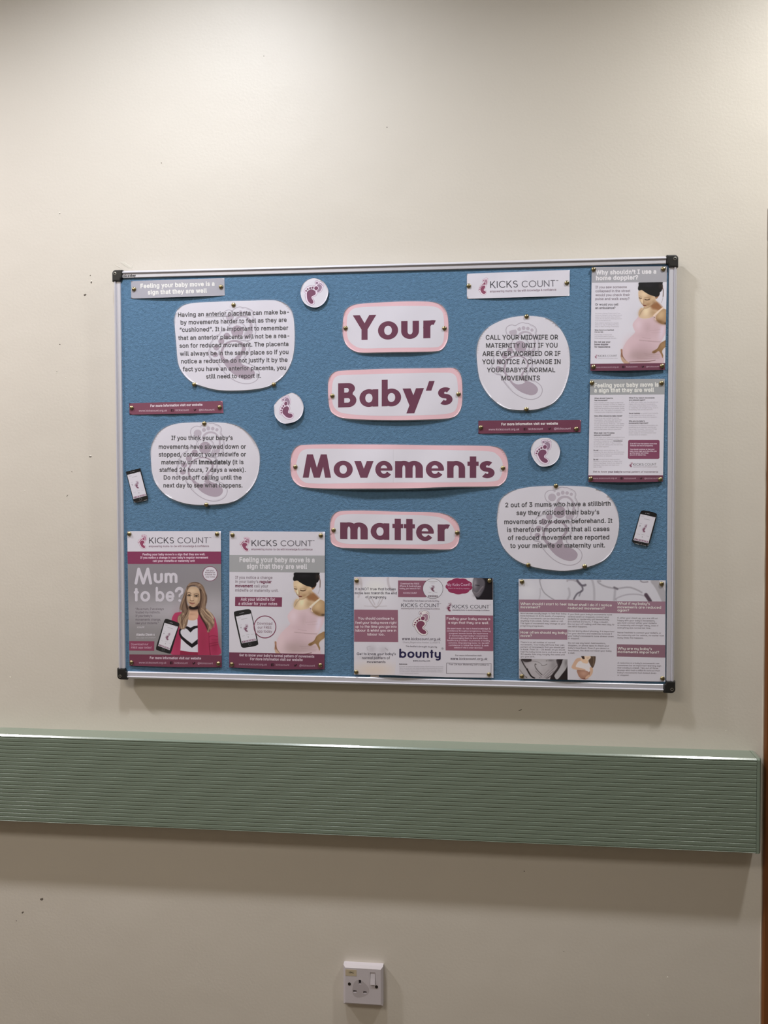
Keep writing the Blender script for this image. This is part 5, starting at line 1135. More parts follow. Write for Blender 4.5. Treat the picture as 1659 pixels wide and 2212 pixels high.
# poster: two columns of questions -----------------------------------------
WF = (200, 194, 204)
s = Sheet('question_poster', 'text poster with a grey heading and a maroon box, right edge below the doppler poster', 'poster', [(240, 135), (1355, 125), (1328, 1662), (770, 1672), (213, 1667)], ZF, WF, bulge=lambda u, v: 0.002 + 0.006 * np.clip(sin(pi * u), 0, 1) * v ** 3, colour=WF, fine=16)
s.band_col = (98, 56, 72)
s.poly('heading_band', [(240, 135), (1355, 125), (1352, 360), (236, 367)], (148, 147, 151), 2)
s.text('lettering', 'Feeling your baby move is', (303, 254), (1265, 240), 57, (218, 214, 222), w=0.075)
s.text('lettering', 'a sign that they are well', (302, 328), (1195, 318), 57, (218, 214, 222), w=0.075)
def block(sh, lines, x0, y0, step, cap, col, w, full=None, font=None, slope=0.0, part='small_print', k=4):
    for i, t in enumerate(lines):
        t, x1 = t if isinstance(t, tuple) else (t, full)
        sh.text(part, t, (x0, y0 + step * i), (x1, y0 + step * i + slope * (x1 - x0)), cap, col, w=w, font=font, k=k)
H, Bd = (88, 84, 92), (166, 160, 168)
sl = -0.004
block(s, [('When should I start to', 580), ('feel movement?', 500)], 304, 425, 32, 19, H, 0.04, slope=sl)
block(s, [('Most women usually begin to feel their', 738), ('baby move between 16 and 24 weeks of', 755), ('pregnancy. A baby\u2019s movements can be', 750), ('described as anything from a kick, flutter,', 757), ('swish or roll. The type of movement may', 757), ('change as your pregnancy progresses.', 728)], 302, 492, 28, 17, Bd, 0, slope=sl)
block(s, [('How often should my baby move?', 720)], 302, 690, 28, 19, H, 0.04, slope=sl)
block(s, [('There is no set number of normal', 672), ('movements. Your baby will have their', 715), ('own pattern of movements that you', 700), ('should get to know. From 16 - 24 weeks', 750), ('on you should feel the baby move more', 742), ('and more up until 32 weeks then stay', 722), ('roughly the same until you give birth.', 706)], 300, 722, 28, 17, Bd, 0, slope=sl)
block(s, [('What shall I do if I notice', 603), ('reduced movement?', 549)], 296, 945, 31, 19, H, 0.04, slope=sl)
block(s, [('If you think your baby\u2019s movements have', 755), ('slowed down or stopped, contact your', 735), ('midwife or maternity unit', 578), ('(it is staffed 24 hours, 7 days a week).', 710), ('Do not put off calling until the next day', 730), ('to see what happens.', 524)], 295, 1008, 28, 17, Bd, 0, slope=sl)
s.text('lettering', 'immediately', (588, 1063), (724, 1062), 18, (110, 104, 112), w=0.05)
s.text('lettering', 'Do not', (292, 1203), (364, 1202), 18, (96, 90, 98), w=0.06)
s.text('small_print', 'worry about phoning, it is', (374, 1202), (660, 1201), 17, Bd, w=0)
block(s, [('important for your doctors and midwives', 747), ('to know if your baby\u2019s movements have', 735), ('slowed down or stopped.', 568)], 292, 1230, 28, 17, Bd, 0, slope=sl)
s.text('lettering', 'Do not', (290, 1340), (364, 1339), 18, (96, 90, 98), w=0.06)
s.text('small_print', 'use any hand-held monitors,', (374, 1339), (690, 1338), 17, Bd, w=0)
block(s, [('dopplers or phone apps to check your', 720), ('baby\u2019s heartbeat. Even if you detect a', 712), ('heartbeat, this does not mean your', 675), ('baby is well.', 415)], 290, 1367, 28, 17, Bd, 0, slope=sl)
block(s, [('What if my baby\u2019s movements', 1202), ('are reduced again?', 1062)], 822, 420, 32, 19, H, 0.04, slope=sl)
block(s, [('If, after your check up, you are still not', 1255), ('happy with your baby\u2019s movements,', 1215), ('you must contact either your midwife', 1240), ('or maternity unit straight away, even if', 1255), ('everything was normal last time.', 1175)], 820, 484, 28, 17, Bd, 0, slope=sl)
s.text('lettering', 'Never hesitate', (822, 651), (984, 650), 18, (110, 104, 112), w=0.06)
s.text('small_print', 'to contact your midwife', (992, 650), (1255, 649), 17, Bd, w=0)
block(s, [('or the maternity unit for advice, no', 1205), ('matter how many times this happens.', 1240)], 820, 679, 28, 17, Bd, 0, slope=sl)
block(s, [('Why are my baby\u2019s', 1055), ('movements important?', 1108)], 818, 767, 30, 19, H, 0.04, slope=sl)
block(s, [('A reduction in a baby\u2019s movements can', 1252), ('sometimes be an important warning sign', 1225), ('that a baby is unwell. Two out of three', 1236), ('women who had a stillbirth noticed', 1185), ('their baby\u2019s movements had', 1222), ('slowed down or stopped.', 1092)], 816, 830, 28, 17, Bd, 0, slope=sl)
a = np.linspace(0, pi / 2, 6); R = 24
x0, y0, x1, y1 = 808, 1040, 1278, 1324
rr = [(x1 - R + R * math.sin(t), y0 + R - R * math.cos(t)) for t in a] + [(x1 - R - 3 + R * math.cos(t), y1 - R + R * math.sin(t)) for t in a] + [(x0 + R - 3 - R * math.sin(t), y1 - R + R * math.cos(t)) for t in a] + [(x0 + R - R * math.cos(t), y0 + R - R * math.sin(t)) for t in a]
s.poly('maroon_box', rr, (122, 66, 90), 2)
block(s, [('It is NOT true that babies move less', 1238), ('towards the end of pregnancy', 1180)], 838, 1103, 29, 18, (218, 198, 210), 0.05, part='lettering')
block(s, [('You should continue to feel your', 1202), ('baby move right up to the time you', 1233), ('go into labour and whilst', 1112), ('you are in labour too.', 1075)], 834, 1187, 28, 18, (218, 198, 210), 0.05, part='lettering')
s.emblem('emblem', (850, 1380), (857, 1396), (826, 1420), (858, 1438), (160, 120, 138), WF, (130, 78, 100), (165, 130, 146), 2, 20)
s.text('lettering', 'KICKS', (880, 1423), (1038, 1423), 36, (96, 92, 98), font=LIGHT)
s.text('lettering', 'COUNT', (1058, 1423), (1228, 1420), 36, (120, 116, 122), font=LIGHT)
s.text('small_print', 'empowering mums-to-be with knowledge & confidence', (882, 1447), (1240, 1446), 11, (138, 118, 130), w=0)
s.text('lettering', 'Get to know', (284, 1524), (496, 1525), 25, (136, 118, 130), w=0.03)
s.text('lettering', 'your baby\u2019s', (508, 1525), (712, 1526), 25, (112, 92, 106), w=0.06)
s.text('lettering', 'normal pattern of movements', (722, 1526), (1255, 1526), 25, (136, 118, 130), w=0.03)
s.poly('footer_band', [(214, 1567), (1330, 1567), (1328, 1662), (770, 1672), (213, 1667)], (100, 58, 74), 2)
s.footer('lettering', ((285, 1623), (642, 1620)), (712, 1613), ((755, 1624), (925, 1622)), (1003, 1614), ((1052, 1624), (1252, 1621)), 21, (184, 160, 172), (44, 26, 34), 18)
s.build(); S_q = s

# poster: regular movement ----------------------------------------------------
WB = (199, 192, 202)
s = Sheet('sticker_poster', 'poster with a pregnant woman, phone and download circle, second from left along the bottom', 'poster', [(103, 112), (1443, 122), (1437, 2055), (770, 2056), (97, 2028)], ZB, WB, bulge=lambda u, v: 0.0015 + 0.003 * np.clip(sin(pi * u), 0, 1) * (1 - v) + 0.003 * np.clip(sin(pi * u), 0, 1) * v ** 2, colour=WB, fine=16)
s.band_col = (100, 52, 72)
cv = Canvas(ZB, 712, 690, 1440, 1840, 0.62, WB, quad=[(712, 690), (1441, 696), (1438, 1842), (712, 1832)])
class Aff:
    s = 11.64 / 1.065
    def __call__(self, p):
        p = np.asarray(p, float).reshape(-1, 2)
        return np.stack([480 + 1000 / 6.504 + (p[:, 0] - 445) / 11.64 * 1.07 - 0.5, 1130 + 692 / 6.504 + (p[:, 1] - 50) / 11.64 * 1.03], 1)
cv.tr = Aff(); cv.z = cv.tr
woman(cv, WB); s.picture('photograph', cv, 1)
s.emblem('emblem', (320, 215), (340, 257), (265, 300), (348, 372), (170, 128, 148), (212, 196, 208), (132, 68, 94), (160, 118, 140), 2, 36)
s.text('lettering', 'KICKS', (412, 322), (770, 322), 82, (68, 64, 72), font=LIGHT)
s.text('lettering', 'COUNT', (820, 324), (1262, 324), 82, (98, 92, 102), font=LIGHT)
s.text('lettering', '\u2122', (1268, 260), (1297, 260), 18, (98, 92, 102), w=0.03)
s.text('lettering', 'empowering mums-to-be with knowledge & confidence', (408, 379), (1268, 382), 27, (140, 108, 126), w=0.02)
s.poly('heading_band', [(101, 448), (1442, 456), (1441, 696), (100, 686)], (152, 150, 154), 2)
s.text('lettering', 'Feeling your baby move is a', (243, 545), (1298, 550), 64, (208, 202, 210), w=0.06)
s.text('lettering', 'sign that they are well', (345, 637), (1193, 641), 64, (208, 202, 210), w=0.06)
GR = (134, 118, 130)
s.text('lettering', 'If you notice a change', (183, 781), (705, 784), 38, GR, w=0.02)
s.text('lettering', 'in your baby\u2019s', (183, 839), (507, 842), 38, GR, w=0.02)
s.text('lettering', 'regular', (525, 842), (692, 844), 38, (118, 70, 92), w=0.07)
s.text('lettering', 'movement', (183, 899), (430, 901), 38, (118, 70, 92), w=0.07)
s.text('lettering', 'call your', (448, 901), (645, 903), 38, GR, w=0.02)
s.text('lettering', 'midwife or maternity unit.', (183, 960), (790, 966), 38, GR, w=0.02)
s.poly('maroon_box', [(182, 1035), (842, 1042), (838, 1176), (180, 1166)], (116, 58, 82), 2)
s.text('lettering', 'Ask your Midwife for', (260, 1088), (742, 1091), 40, (206, 186, 198), w=0.045)
s.text('lettering', 'a sticker for your notes', (228, 1148), (773, 1152), 40, (206, 186, 198), w=0.045)
phone_print(s, 'printed_phone', [(165, 1275), (185, 1240), (270, 1222), (360, 1210), (398, 1222), (412, 1260), (460, 1470), (505, 1680), (495, 1710), (460, 1727), (380, 1742), (300, 1752), (270, 1737), (258, 1700), (210, 1490)],
            [(192, 1312), (406, 1270), (483, 1650), (275, 1690)], ((327, 1432), (342, 1455), (303, 1485), (350, 1518)), (388, 1700), 22, None, (202, 196, 206), 3, [[(265, 1262), (305, 1252), (306, 1260), (266, 1269)], [(245, 1266), (254, 1264), (255, 1272), (246, 1274)]])
s.disc('download_circle', (600, 1458), 152, WB, 3, ry=158, seg=44)
s.ring('download_circle', (600, 1458), 148, 160, (122, 62, 86), 9, 48)
for t, x0, x1, y in (('Download', 493, 703, 1426), ('our FREE', 498, 692, 1481), ('app today', 490, 700, 1536)):
    s.text('download_circle', t, (x0, y), (x1, y + 2), 36, (126, 92, 110), w=0.0, k=9)
s.poly('footer_band', [(98, 1815), (1438, 1842), (1437, 2055), (770, 2056), (97, 2028)], (102, 54, 74), 2)
s.text('lettering', 'Get to know your baby\u2019s normal pattern of movements', (240, 1870), (1293, 1890), 34, (200, 180, 192), w=0.05)
s.text('lettering', 'For more information visit our website', (393, 1925), (1130, 1937), 34, (200, 180, 192), w=0.05)
s.footer('lettering', ((232, 1994), (628, 2002)), (707, 1992), ((753, 2004), (942, 2008)), (1030, 1998), ((1085, 2013), (1303, 2015)), 28, (176, 152, 166), (38, 22, 30), 20)
s.build(); S_st = s

# poster: Mum to be? -----------------------------------------------------------
WA = (200, 193, 202)
s = Sheet('mum_to_be_poster', 'poster reading Mum to be? with a blonde woman in a pink cardigan, bottom left', 'poster', [(275, 168), (1518, 168), (1530, 1975), (950, 1972), (305, 1955)], ZA, WA, bulge=lambda u, v: 0.0015 + 0.003 * np.clip(sin(pi * u), 0, 1) * v, colour=WA, fine=16)
s.band_col = (108, 52, 70)
s.emblem('emblem', (478, 235), (492, 270), (432, 318), (500, 378), (160, 116, 138), (214, 198, 210), (138, 66, 94), (165, 122, 144), 2, 40)
s.text('lettering', 'KICKS', (565, 331), (895, 329), 78, (70, 66, 74), font=LIGHT)
s.text('lettering', 'COUNT', (942, 329), (1352, 328), 78, (98, 92, 102), font=LIGHT)
s.text('lettering', '\u2122', (1362, 268), (1390, 268), 18, (98, 92, 102), w=0.03)
s.text('lettering', 'empowering mums-to-be with knowledge & confidence', (562, 381), (1360, 379), 26, (140, 108, 126), w=0.02)
cv = Canvas(ZA, 283, 603, 1527, 1812, 0.62, (146, 140, 146), quad=[(283, 603), (1521, 603), (1528, 1815), (302, 1806)])
cv.grad(603, 1810, (140, 134, 140), (138, 132, 134))
cv.blob(900, 1220, 700, 190, (174, 167, 174), .8); cv.blob(1450, 1200, 200, 200, (172, 165, 172), .7); cv.blob(600, 800, 500, 260, (134, 128, 134), .6)
cv.tr = ZN; cv.z = ZN
C = cv
hair, hair2, hair3, hl = (128, 106, 94), (94, 74, 66), (62, 46, 44), (190, 164, 142)
pk, pk2, pk3 = (172, 74, 106), (138, 54, 78), (104, 40, 54)
# cardigan and body
C.poly([(420, 930), (250, 960), (180, 1040), (140, 1160), (120, 1500), (140, 1800), (160, 2140), (1445, 2160), (1450, 1800), (1440, 1500), (1400, 1250), (1340, 1080), (1220, 960), (1050, 900), (700, 880)], pk, .9)
C.blob(300, 1600, 130, 500, pk2, .6); C.blob(1000, 1700, 120, 420, pk2, .35); C.blob(1350, 1900, 150, 300, pk2, .7); C.blob(1250, 1500, 120, 200, (160, 62, 88), .5)
C.line([(1180, 1500), (1190, 1850), (1230, 2160)], 26, pk3, 1.4, .8); C.line([(1200, 1640), (1300, 1600), (1440, 1640)], 16, pk3, 1.6, .5); C.line([(1200, 1840), (1300, 1810), (1445, 1790)], 14, pk3, 1.6, .6); C.line([(1200, 1900), (1330, 1870), (1440, 1850)], 16, pk3, 1.6, .6)
C.line([(1260, 1700), (1380, 1720), (1440, 1700)], 10, pk3, 1.6, .4)
# shirt
C.poly([(600, 1130), (860, 1100), (872, 1200), (875, 1600), (880, 2070), (640, 2060), (385, 2020), (400, 1700), (370, 1450), (450, 1350), (560, 1300)], (200, 194, 204), .8, sm=0)
C.poly([(385, 2020), (640, 2055), (885, 2070), (885, 2160), (370, 2150)], pk2, .8, sm=0)
C.poly([(870, 1000), (960, 1060), (1120, 1300), (1180, 1500), (1190, 1900), (1220, 2160), (890, 2160), (872, 1500)], (160, 66, 94), .8, sm=0)
C.blob(1030, 1750, 110, 400, (148, 62, 86), .7)
# heart
hb = [(700, 1905), (540, 1790), (380, 1640), (350, 1500), (370, 1390), (450, 1330), (560, 1330), (660, 1390), (700, 1395), (780, 1340), (873, 1318), (874, 1400), (800, 1410), (740, 1450), (670, 1515)]
C.poly([(710, 1945), (560, 1830), (400, 1680), (345, 1560), (348, 1440), (400, 1370), (500, 1340), (590, 1342), (672, 1380), (760, 1335), (873, 1318), (873, 1835)], (42, 36, 44), .7, sm=0)
C.poly([(710, 1830), (560, 1720), (440, 1620), (392, 1540), (390, 1470), (430, 1420), (500, 1395), (570, 1410), (670, 1515), (750, 1430), (820, 1395), (873, 1388), (873, 1700)], (198, 192, 202), .7, sm=0)
# neck and chest
C.poly([(620, 760), (900, 760), (890, 1000), (865, 1120), (740, 1175), (600, 1140), (590, 1000), (640, 930)], (196, 158, 138), .9)
C.blob(740, 830, 190, 60, (48, 34, 34), 1.0); C.poly([(640, 780), (900, 680), (890, 840), (720, 860), (650, 830)], (46, 34, 36), 1.4); C.blob(700, 1000, 90, 26, (168, 128, 110), .5); C.blob(760, 1080, 80, 40, (204, 168, 148), .6)
# hair behind
C.poly([(760, 95), (660, 120), (570, 220), (520, 360), (470, 480), (420, 620), (370, 780), (365, 860), (430, 900), (400, 980), (320, 1060), (300, 1180), (340, 1280), (380, 1400), (480, 1420), (560, 1330), (600, 1180), (620, 1040), (640, 900), (600, 760), (560, 640), (560, 400), (680, 210), (820, 210), (920, 330), (940, 560), (900, 760), (890, 960), (960, 1080), (1060, 1240), (1130, 1380), (1140, 1500), (1200, 1500), (1260, 1400), (1330, 1300), (1345, 1160), (1290, 1000), (1180, 900), (1100, 820), (1120, 700), (1130, 520), (1090, 360), (1020, 200), (900, 110)], hair, .9)
for p, w, c_, a_ in (([(540, 420), (500, 600), (440, 800), (470, 900)], 40, hair2, .7), ([(600, 300), (540, 520), (560, 760), (590, 900), (520, 980)], 44, hair3, .75), ([(470, 560), (430, 700), (400, 840)], 22, (160, 138, 122), .6),
                     ([(640, 920), (600, 1060), (520, 1200), (480, 1380)], 44, hl, .7), ([(480, 1000), (400, 1100), (380, 1240), (440, 1380)], 40, hl, .6), ([(430, 1020), (420, 1180), (460, 1300)], 22, hair3, .6), ([(560, 1000), (500, 1140), (500, 1260)], 20, hair2, .6), ([(360, 1060), (330, 1160), (360, 1260)], 20, (214, 186, 160), .6),
                     ([(960, 330), (960, 560), (930, 760), (900, 900), (960, 1060), (1080, 1260), (1180, 1400)], 44, hair3, .85), ([(900, 200), (1010, 340), (1050, 560), (1010, 760), (960, 900)], 44, (166, 142, 124), .6), ([(1090, 420), (1100, 600), (1060, 760)], 26, hair2, .6),
                     ([(1000, 860), (1100, 980), (1200, 1080), (1300, 1240)], 70, hl, .75), ([(1120, 880), (1230, 980), (1310, 1120)], 44, (206, 184, 164), .7), ([(980, 980), (1060, 1120), (1180, 1240), (1240, 1380)], 50, hl, .6), ([(1090, 880), (1120, 950), (1200, 1010)], 20, hair2, .6), ([(1050, 1080), (1180, 1200), (1270, 1280), (1230, 1380)], 22, hair2, .6),
                     ([(1140, 1280), (1190, 1400), (1180, 1470)], 20, hair3, .7), ([(1200, 1360), (1180, 1440), (1160, 1490)], 22, (214, 170, 150), .8), ([(700, 140), (800, 110), (900, 150)], 26, hair3, .6), ([(640, 150), (760, 160), (900, 190), (990, 330)], 20, (150, 126, 112), .5), ([(580, 240), (680, 200), (800, 200)], 22, hair3, .7), ([(1120, 460), (1132, 560), (1120, 680)], 14, hair3, .5)):
    C.line(p, w, c_, 2.2, a_)
srng = np.random.RandomState(7)
for path, n_, sp in (([(560, 300), (500, 520), (430, 760), (400, 900)], 9, 60), ([(620, 880), (540, 1060), (450, 1220), (440, 1390)], 12, 90), ([(930, 250), (1040, 460), (1020, 700), (960, 880)], 12, 80), ([(980, 880), (1100, 1040), (1240, 1180), (1220, 1400)], 16, 110), ([(620, 200), (780, 130), (940, 190)], 6, 40)):
    for k_ in range(n_):
        j = np.clip(srng.randn(2), -1.3, 1.3) * sp * .36
        tone = [(150, 126, 110), (88, 68, 60), (200, 174, 150), (112, 88, 76)][srng.randint(4)]
        C.line([(x + j[0] * (.6 + .4 * i) + srng.randn() * 8, y + j[1]) for i, (x, y) in enumerate(path)], 7, tone, 1.0, .55)
# face
C.poly([(600, 300), (660, 240), (760, 220), (870, 260), (930, 370), (945, 520), (920, 640), (860, 740), (780, 795), (710, 795), (640, 740), (590, 650), (565, 520), (570, 400)], (184, 156, 134), 1.0)
C.blob(720, 340, 130, 70, (206, 182, 160), .7); C.blob(600, 600, 50, 100, (158, 132, 112), .5); C.blob(900, 560, 50, 130, (150, 122, 102), .55); C.blob(700, 500, 26, 80, (216, 192, 172), .7); C.blob(840, 570, 50, 50, (204, 178, 156), .6); C.blob(610, 570, 34, 50, (204, 178, 156), .4); C.blob(850, 740, 60, 40, (150, 118, 100), .6)
for x, y, r in ((635, 470, 50), (835, 490, 55)):
    C.blob(x, y, r, 26, (110, 86, 74), .75); C.line([(x - r, y + 4), (x - r * .3, y - 16), (x + r * .4, y - 14), (x + r, y + 4)], 14, (36, 28, 28), 1.0, .95); C.blob(x, y, 26, 18, (34, 27, 28), 1.0); C.blob(x + 4, y + 22, 34, 10, (140, 112, 98), .5); C.blob(x - 30, y + 3, 10, 7, (196, 180, 168), .6); C.blob(x + 28, y + 3, 10, 7, (196, 180, 168), .6)
C.line([(585, 410), (630, 388), (690, 425)], 16, (84, 62, 54), 1.0, .85); C.line([(770, 445), (840, 425), (905, 450)], 16, (84, 62, 54), 1.0, .85)
C.line([(680, 440), (668, 560)], 14, (160, 132, 112), 1.6, .5); C.line([(665, 600), (700, 625), (760, 610)], 18, (112, 82, 70), 1.2, .75); C.blob(712, 585, 26, 22, (214, 188, 168), .6)
C.poly([(640, 665), (690, 668), (730, 676), (800, 678), (770, 712), (720, 728), (680, 715), (650, 695)], (158, 112, 102), 1.0, sm=3); C.line([(640, 668), (700, 684), (800, 682)], 9, (88, 54, 52), .9, .8); C.blob(715, 755, 50, 14, (160, 130, 112), .5)
s.picture('photograph', cv, 1)
s.poly('maroon_band', [(277, 438), (1520, 438), (1521, 604), (283, 604)], (124, 54, 84), 3)
for t, x0, x1, y in (('Feeling your baby move is a sign that they are well.', 480, 1310, 489), ('If you notice a change in your baby\u2019s regular movement', 450, 1350, 533), ('call your midwife or maternity unit', 613, 1172, 576)):
    s.text('lettering', t, (x0, y), (x1, y - 2), 26, (214, 190, 204), w=0.06)
s.text('headline', 'Mum', (372, 860), (943, 858), 190, (192, 184, 193), font=ROUND, k=2)
# the question mark is partly behind the hair, so it is printed in pieces that stop at the hair
s.text('headline', 'to', (362, 1102), (580, 1102), 190, (190, 182, 191), font=ROUND, k=2)
s.text('headline', 'be', (652, 1102), (902, 1102), 190, (190, 182, 191), font=ROUND, k=2)
qa = [(968 + 62 * math.cos(math.radians(t)), 980 - 58 * math.sin(math.radians(t))) for t in np.linspace(168, 12, 12)]
outer = [(968 + 62 * math.cos(math.radians(t)), 975 - 68 * math.sin(math.radians(t))) for t in np.linspace(172, 30, 12)]
s.poly('headline', outer + [(1020, 975), (1012, 1000), (985, 1020), (975, 1045), (958, 1045), (958, 1010), (985, 985), (992, 965), (975, 945), (950, 955), (940, 975), (918, 985)], (190, 182, 191), 2)
s.disc('headline', (972, 1088), 18, (190, 182, 191), 2)
for t, x1, y in (('\u201cAs a mum, I\u2019ve always', 760, 1215), ('trusted my instincts.', 714, 1260), ('If your baby\u2019s', 608, 1308), ('movements change,', 722, 1357), ('see your midwife.\u201d', 695, 1403)):
    s.text('lettering', t, (386, y), (x1, y - 1), 30, (92, 80, 90), w=0.0)
s.text('lettering', '#icount'.replace('#', ''), (408, 1456), (503, 1455), 28, (198, 190, 198), w=0.0)
s.text('lettering', 'Alesha Dixon x', (395, 1556), (640, 1556), 31, (206, 198, 206), w=0.05)
s.text('small_print', 'Mum, singer and campaigner', (397, 1592), (655, 1587), 17, (180, 172, 180), w=0)
s.poly('maroon_box', [(301, 1627), (636, 1630), (634, 1757), (302, 1753)], (128, 60, 84), 3)
s.text('lettering', 'Download our', (328, 1684), (555, 1682), 28, (198, 164, 182), w=0.0)
s.text('lettering', 'FREE app today!', (328, 1727), (597, 1725), 28, (198, 164, 182), w=0.0)
s.disc('round_badge', (1375, 733), 100, (116, 62, 84), 2); s.disc('round_badge', (1375, 733), 92, (202, 195, 204), 3)
for t, x0, x1, y in (('Ask your', 1325, 1425, 698), ('Midwife for', 1310, 1440, 726), ('a sticker for', 1305, 1448, 754), ('your notes', 1315, 1440, 783)):
    s.text('round_badge', t, (x0, y), (x1, y), 19, (110, 80, 96), w=0.02)
phone_print(s, 'printed_phone', [(765, 1362), (795, 1333), (860, 1350), (940, 1378), (965, 1412), (915, 1590), (862, 1768), (835, 1793), (760, 1775), (680, 1750), (658, 1715), (710, 1540)],
            [(770, 1384), (949, 1436), (838, 1747), (686, 1690)], ((818, 1525), (827, 1548), (785, 1578), (815, 1605)), (752, 1745), 18, None, (200, 194, 202), 3, [[(845, 1378), (880, 1388), (879, 1394), (844, 1384)], [(829, 1374), (836, 1376), (835, 1382), (828, 1380)]])
s.poly('footer_band', [(303, 1803), (1529, 1816), (1530, 1975), (950, 1972), (305, 1955)], (106, 54, 72), 3)
s.text('lettering', 'For more information visit our website', (575, 1864), (1255, 1870), 30, (204, 184, 196), w=0.05)
s.footer('lettering', ((430, 1925), (795, 1928)), (862, 1917), ((905, 1930), (1078, 1932)), (1160, 1922), ((1210, 1933), (1412, 1935)), 26, (182, 156, 170), (40, 22, 30), 19)
s.build(); S_mum = s

# leaflet with three panels: outside ---------------------------------------------
WC = (186, 178, 184)
crease = lambda cs, a: (lambda u, v: sum(a * np.exp(-((u - c) / 0.13) ** 2) * sgn for c, sgn in cs))
s = Sheet('unfolded_leaflet', 'unfolded leaflet with footprints and a navy sponsor name, bottom centre of the board', 'leaflet', [(120, 78), (583, 83), (1085, 88), (1585, 92), (1590, 1142), (1085, 1137), (550, 1116), (120, 1108)], ZCc, WC,
          bulge=lambda u, v: 0.002 + crease([(.316, 1), (.657, -.5)], 0.003)(u, v) + 0.002 * sin(pi * u) * v + 0.001, colour=WC, group='unfolded three-panel leaflets', fine=4)
cv = Canvas(ZCc, 122, 80, 583, 424, 0.8, WC)
cv.blob(350, 200, 180, 150, (202, 196, 200), .6)
for p, w, a_ in (([(180, 90), (200, 180), (160, 300)], 20, .25), ([(480, 90), (490, 180), (540, 230)], 24, .35), ([(270, 300), (320, 380), (350, 400)], 10, .5), ([(300, 290), (340, 370)], 8, .5), ([(430, 290), (390, 370), (350, 400)], 10, .5), ([(400, 300), (370, 370)], 8, .4), ([(230, 385), (350, 390), (470, 385)], 4, .5), ([(440, 200), (400, 240), (300, 240)], 8, .2)):
    cv.line(p, w, (140, 126, 128), 1.6, a_)
cv.blob(150, 130, 50, 60, (166, 150, 150), .6); s.picture('photograph', cv, 1)
cv = Canvas(ZCc, 122, 766, 565, 1108, 0.8, WC, quad=[(122, 766), (583, 768), (550, 1112), (122, 1106)])
cv.blob(310, 840, 45, 40, (158, 150, 156), .6); cv.blob(430, 850, 50, 40, (158, 150, 156), .5); cv.blob(330, 1060, 230, 80, (190, 172, 160), .8); cv.blob(300, 930, 120, 20, (150, 142, 146), .5); cv.line([(270, 850), (260, 820), (300, 812)], 8, (140, 132, 138), 1.4, .4); cv.line([(450, 830), (475, 850)], 12, (136, 128, 134), 1.4, .5)
for x in (330, 350, 370, 395): cv.line([(x, 900), (x + 6, 935)], 6, (120, 112, 118), 1.2, .5)
s.picture('photograph', cv, 1)
DK = (70, 64, 74)
block(s, [], 0, 0, 0, 0, DK, 0)
for t, x0, x1, y in (('It is NOT true that babies', 135, 560, 219), ('move less towards the end', 127, 572, 262), ('of pregnancy', 240, 458, 304)):
    s.text('lettering', t, (x0, y), (x1, y + 1), 27, DK, font=SOFT)
PL = (126, 84, 98)
s.poly('maroon_box', [(122, 424), (583, 427), (586, 766), (122, 763)], PL, 2)
for t, x0, x1, y in (('You should continue to', 162, 540, 529), ('feel your baby move right', 135, 568, 573), ('up to the time you go into', 133, 570, 615), ('labour & whilst you are in', 137, 565, 656), ('labour too.', 262, 443, 697)):
    s.text('lettering', t, (x0, y), (x1, y + 1), 27, (206, 186, 196), font=SOFT)
for t, x0, x1, y in (('Get to know your baby\u2019s', 150, 560, 903), ('normal pattern of', 205, 500, 945), ('movements', 257, 452, 986)):
    s.text('lettering', t, (x0, y), (x1, y + 1), 27, DK, font=SOFT)
s.poly('maroon_box', [(585, 116), (880, 119), (880, 293), (585, 291)], (122, 76, 92), 2)
for t, x0, x1, y in (('Download the FREE', 612, 808, 158), ('iPhone & Android app', 603, 825, 184), ('today, just search for:', 600, 822, 208), ('KICKSCOUNT', 640, 783, 257)):
    s.text('lettering', t, (x0, y), (x1, y + 1), 17, (200, 178, 190), font=SOFT)
s.disc('round_badge', (952, 203), 108, (74, 60, 68), 3); s.disc('round_badge', (952, 203), 104, (190, 184, 190), 4)
s.emblem('round_badge', (943, 172), (955, 188), (928, 205), (962, 228), (150, 130, 140), (190, 184, 190), (96, 56, 72), (130, 104, 118), 5, 26)
s.poly('round_badge', [(903, 273), (1003, 274), (1003, 292), (903, 291)], (70, 52, 60), 5)
for i in range(5): s.poly('round_badge', [(910 + i * 19, 277), (922 + i * 19, 277), (922 + i * 19, 288), (910 + i * 19, 288)], (170, 160, 166), 6)
for x0, x1, y in ((905, 1000, 127), (925, 975, 142), (908, 935, 243), (945, 962, 258), (968, 998, 243), (915, 928, 185)): s.poly('round_badge', [(x0, y), (x1, y), (x1, y + 3), (x0, y + 3)], (140, 132, 138), 5)
s.text('lettering', 'This leaflet has been produced by', (635, 340), (1016, 341), 19, (112, 102, 112), font=SOFT)
s.text('lettering', 'KICKS', (618, 396), (790, 397), 37, (52, 48, 58), font=LIGHT); s.text('lettering', 'COUNT', (812, 397), (1020, 398), 37, (66, 60, 70), font=LIGHT); s.text('lettering', '\u2122', (1024, 368), (1038, 368), 9, (66, 60, 70), w=.03)
s.text('small_print', 'empowering mums-to-be with knowledge & confidence', (617, 418), (1025, 422), 13, (112, 96, 106), w=0.02)
s.emblem('emblem', (828, 464), (849, 515), (760, 583), (862, 662), (96, 72, 86), (206, 190, 200), (108, 56, 76), (140, 108, 122), 2, 30)
s.text('lettering', 'www.kickscount.org.uk', (627, 744), (1033, 747), 27, (84, 74, 86), font=SOFT)
s.text('small_print', 'Charity Registration Number 1145073', (635, 776), (1025, 779), 17, (156, 148, 154), font=SOFT)
s.text('small_print', 'This leaflet is brought to you by', (667, 819), (995, 824), 17, (98, 90, 100), font=SOFT)
s.text('sponsor_name', 'bounty', (597, 931), (1034, 935), 93, (34, 30, 62), font=ROUND)
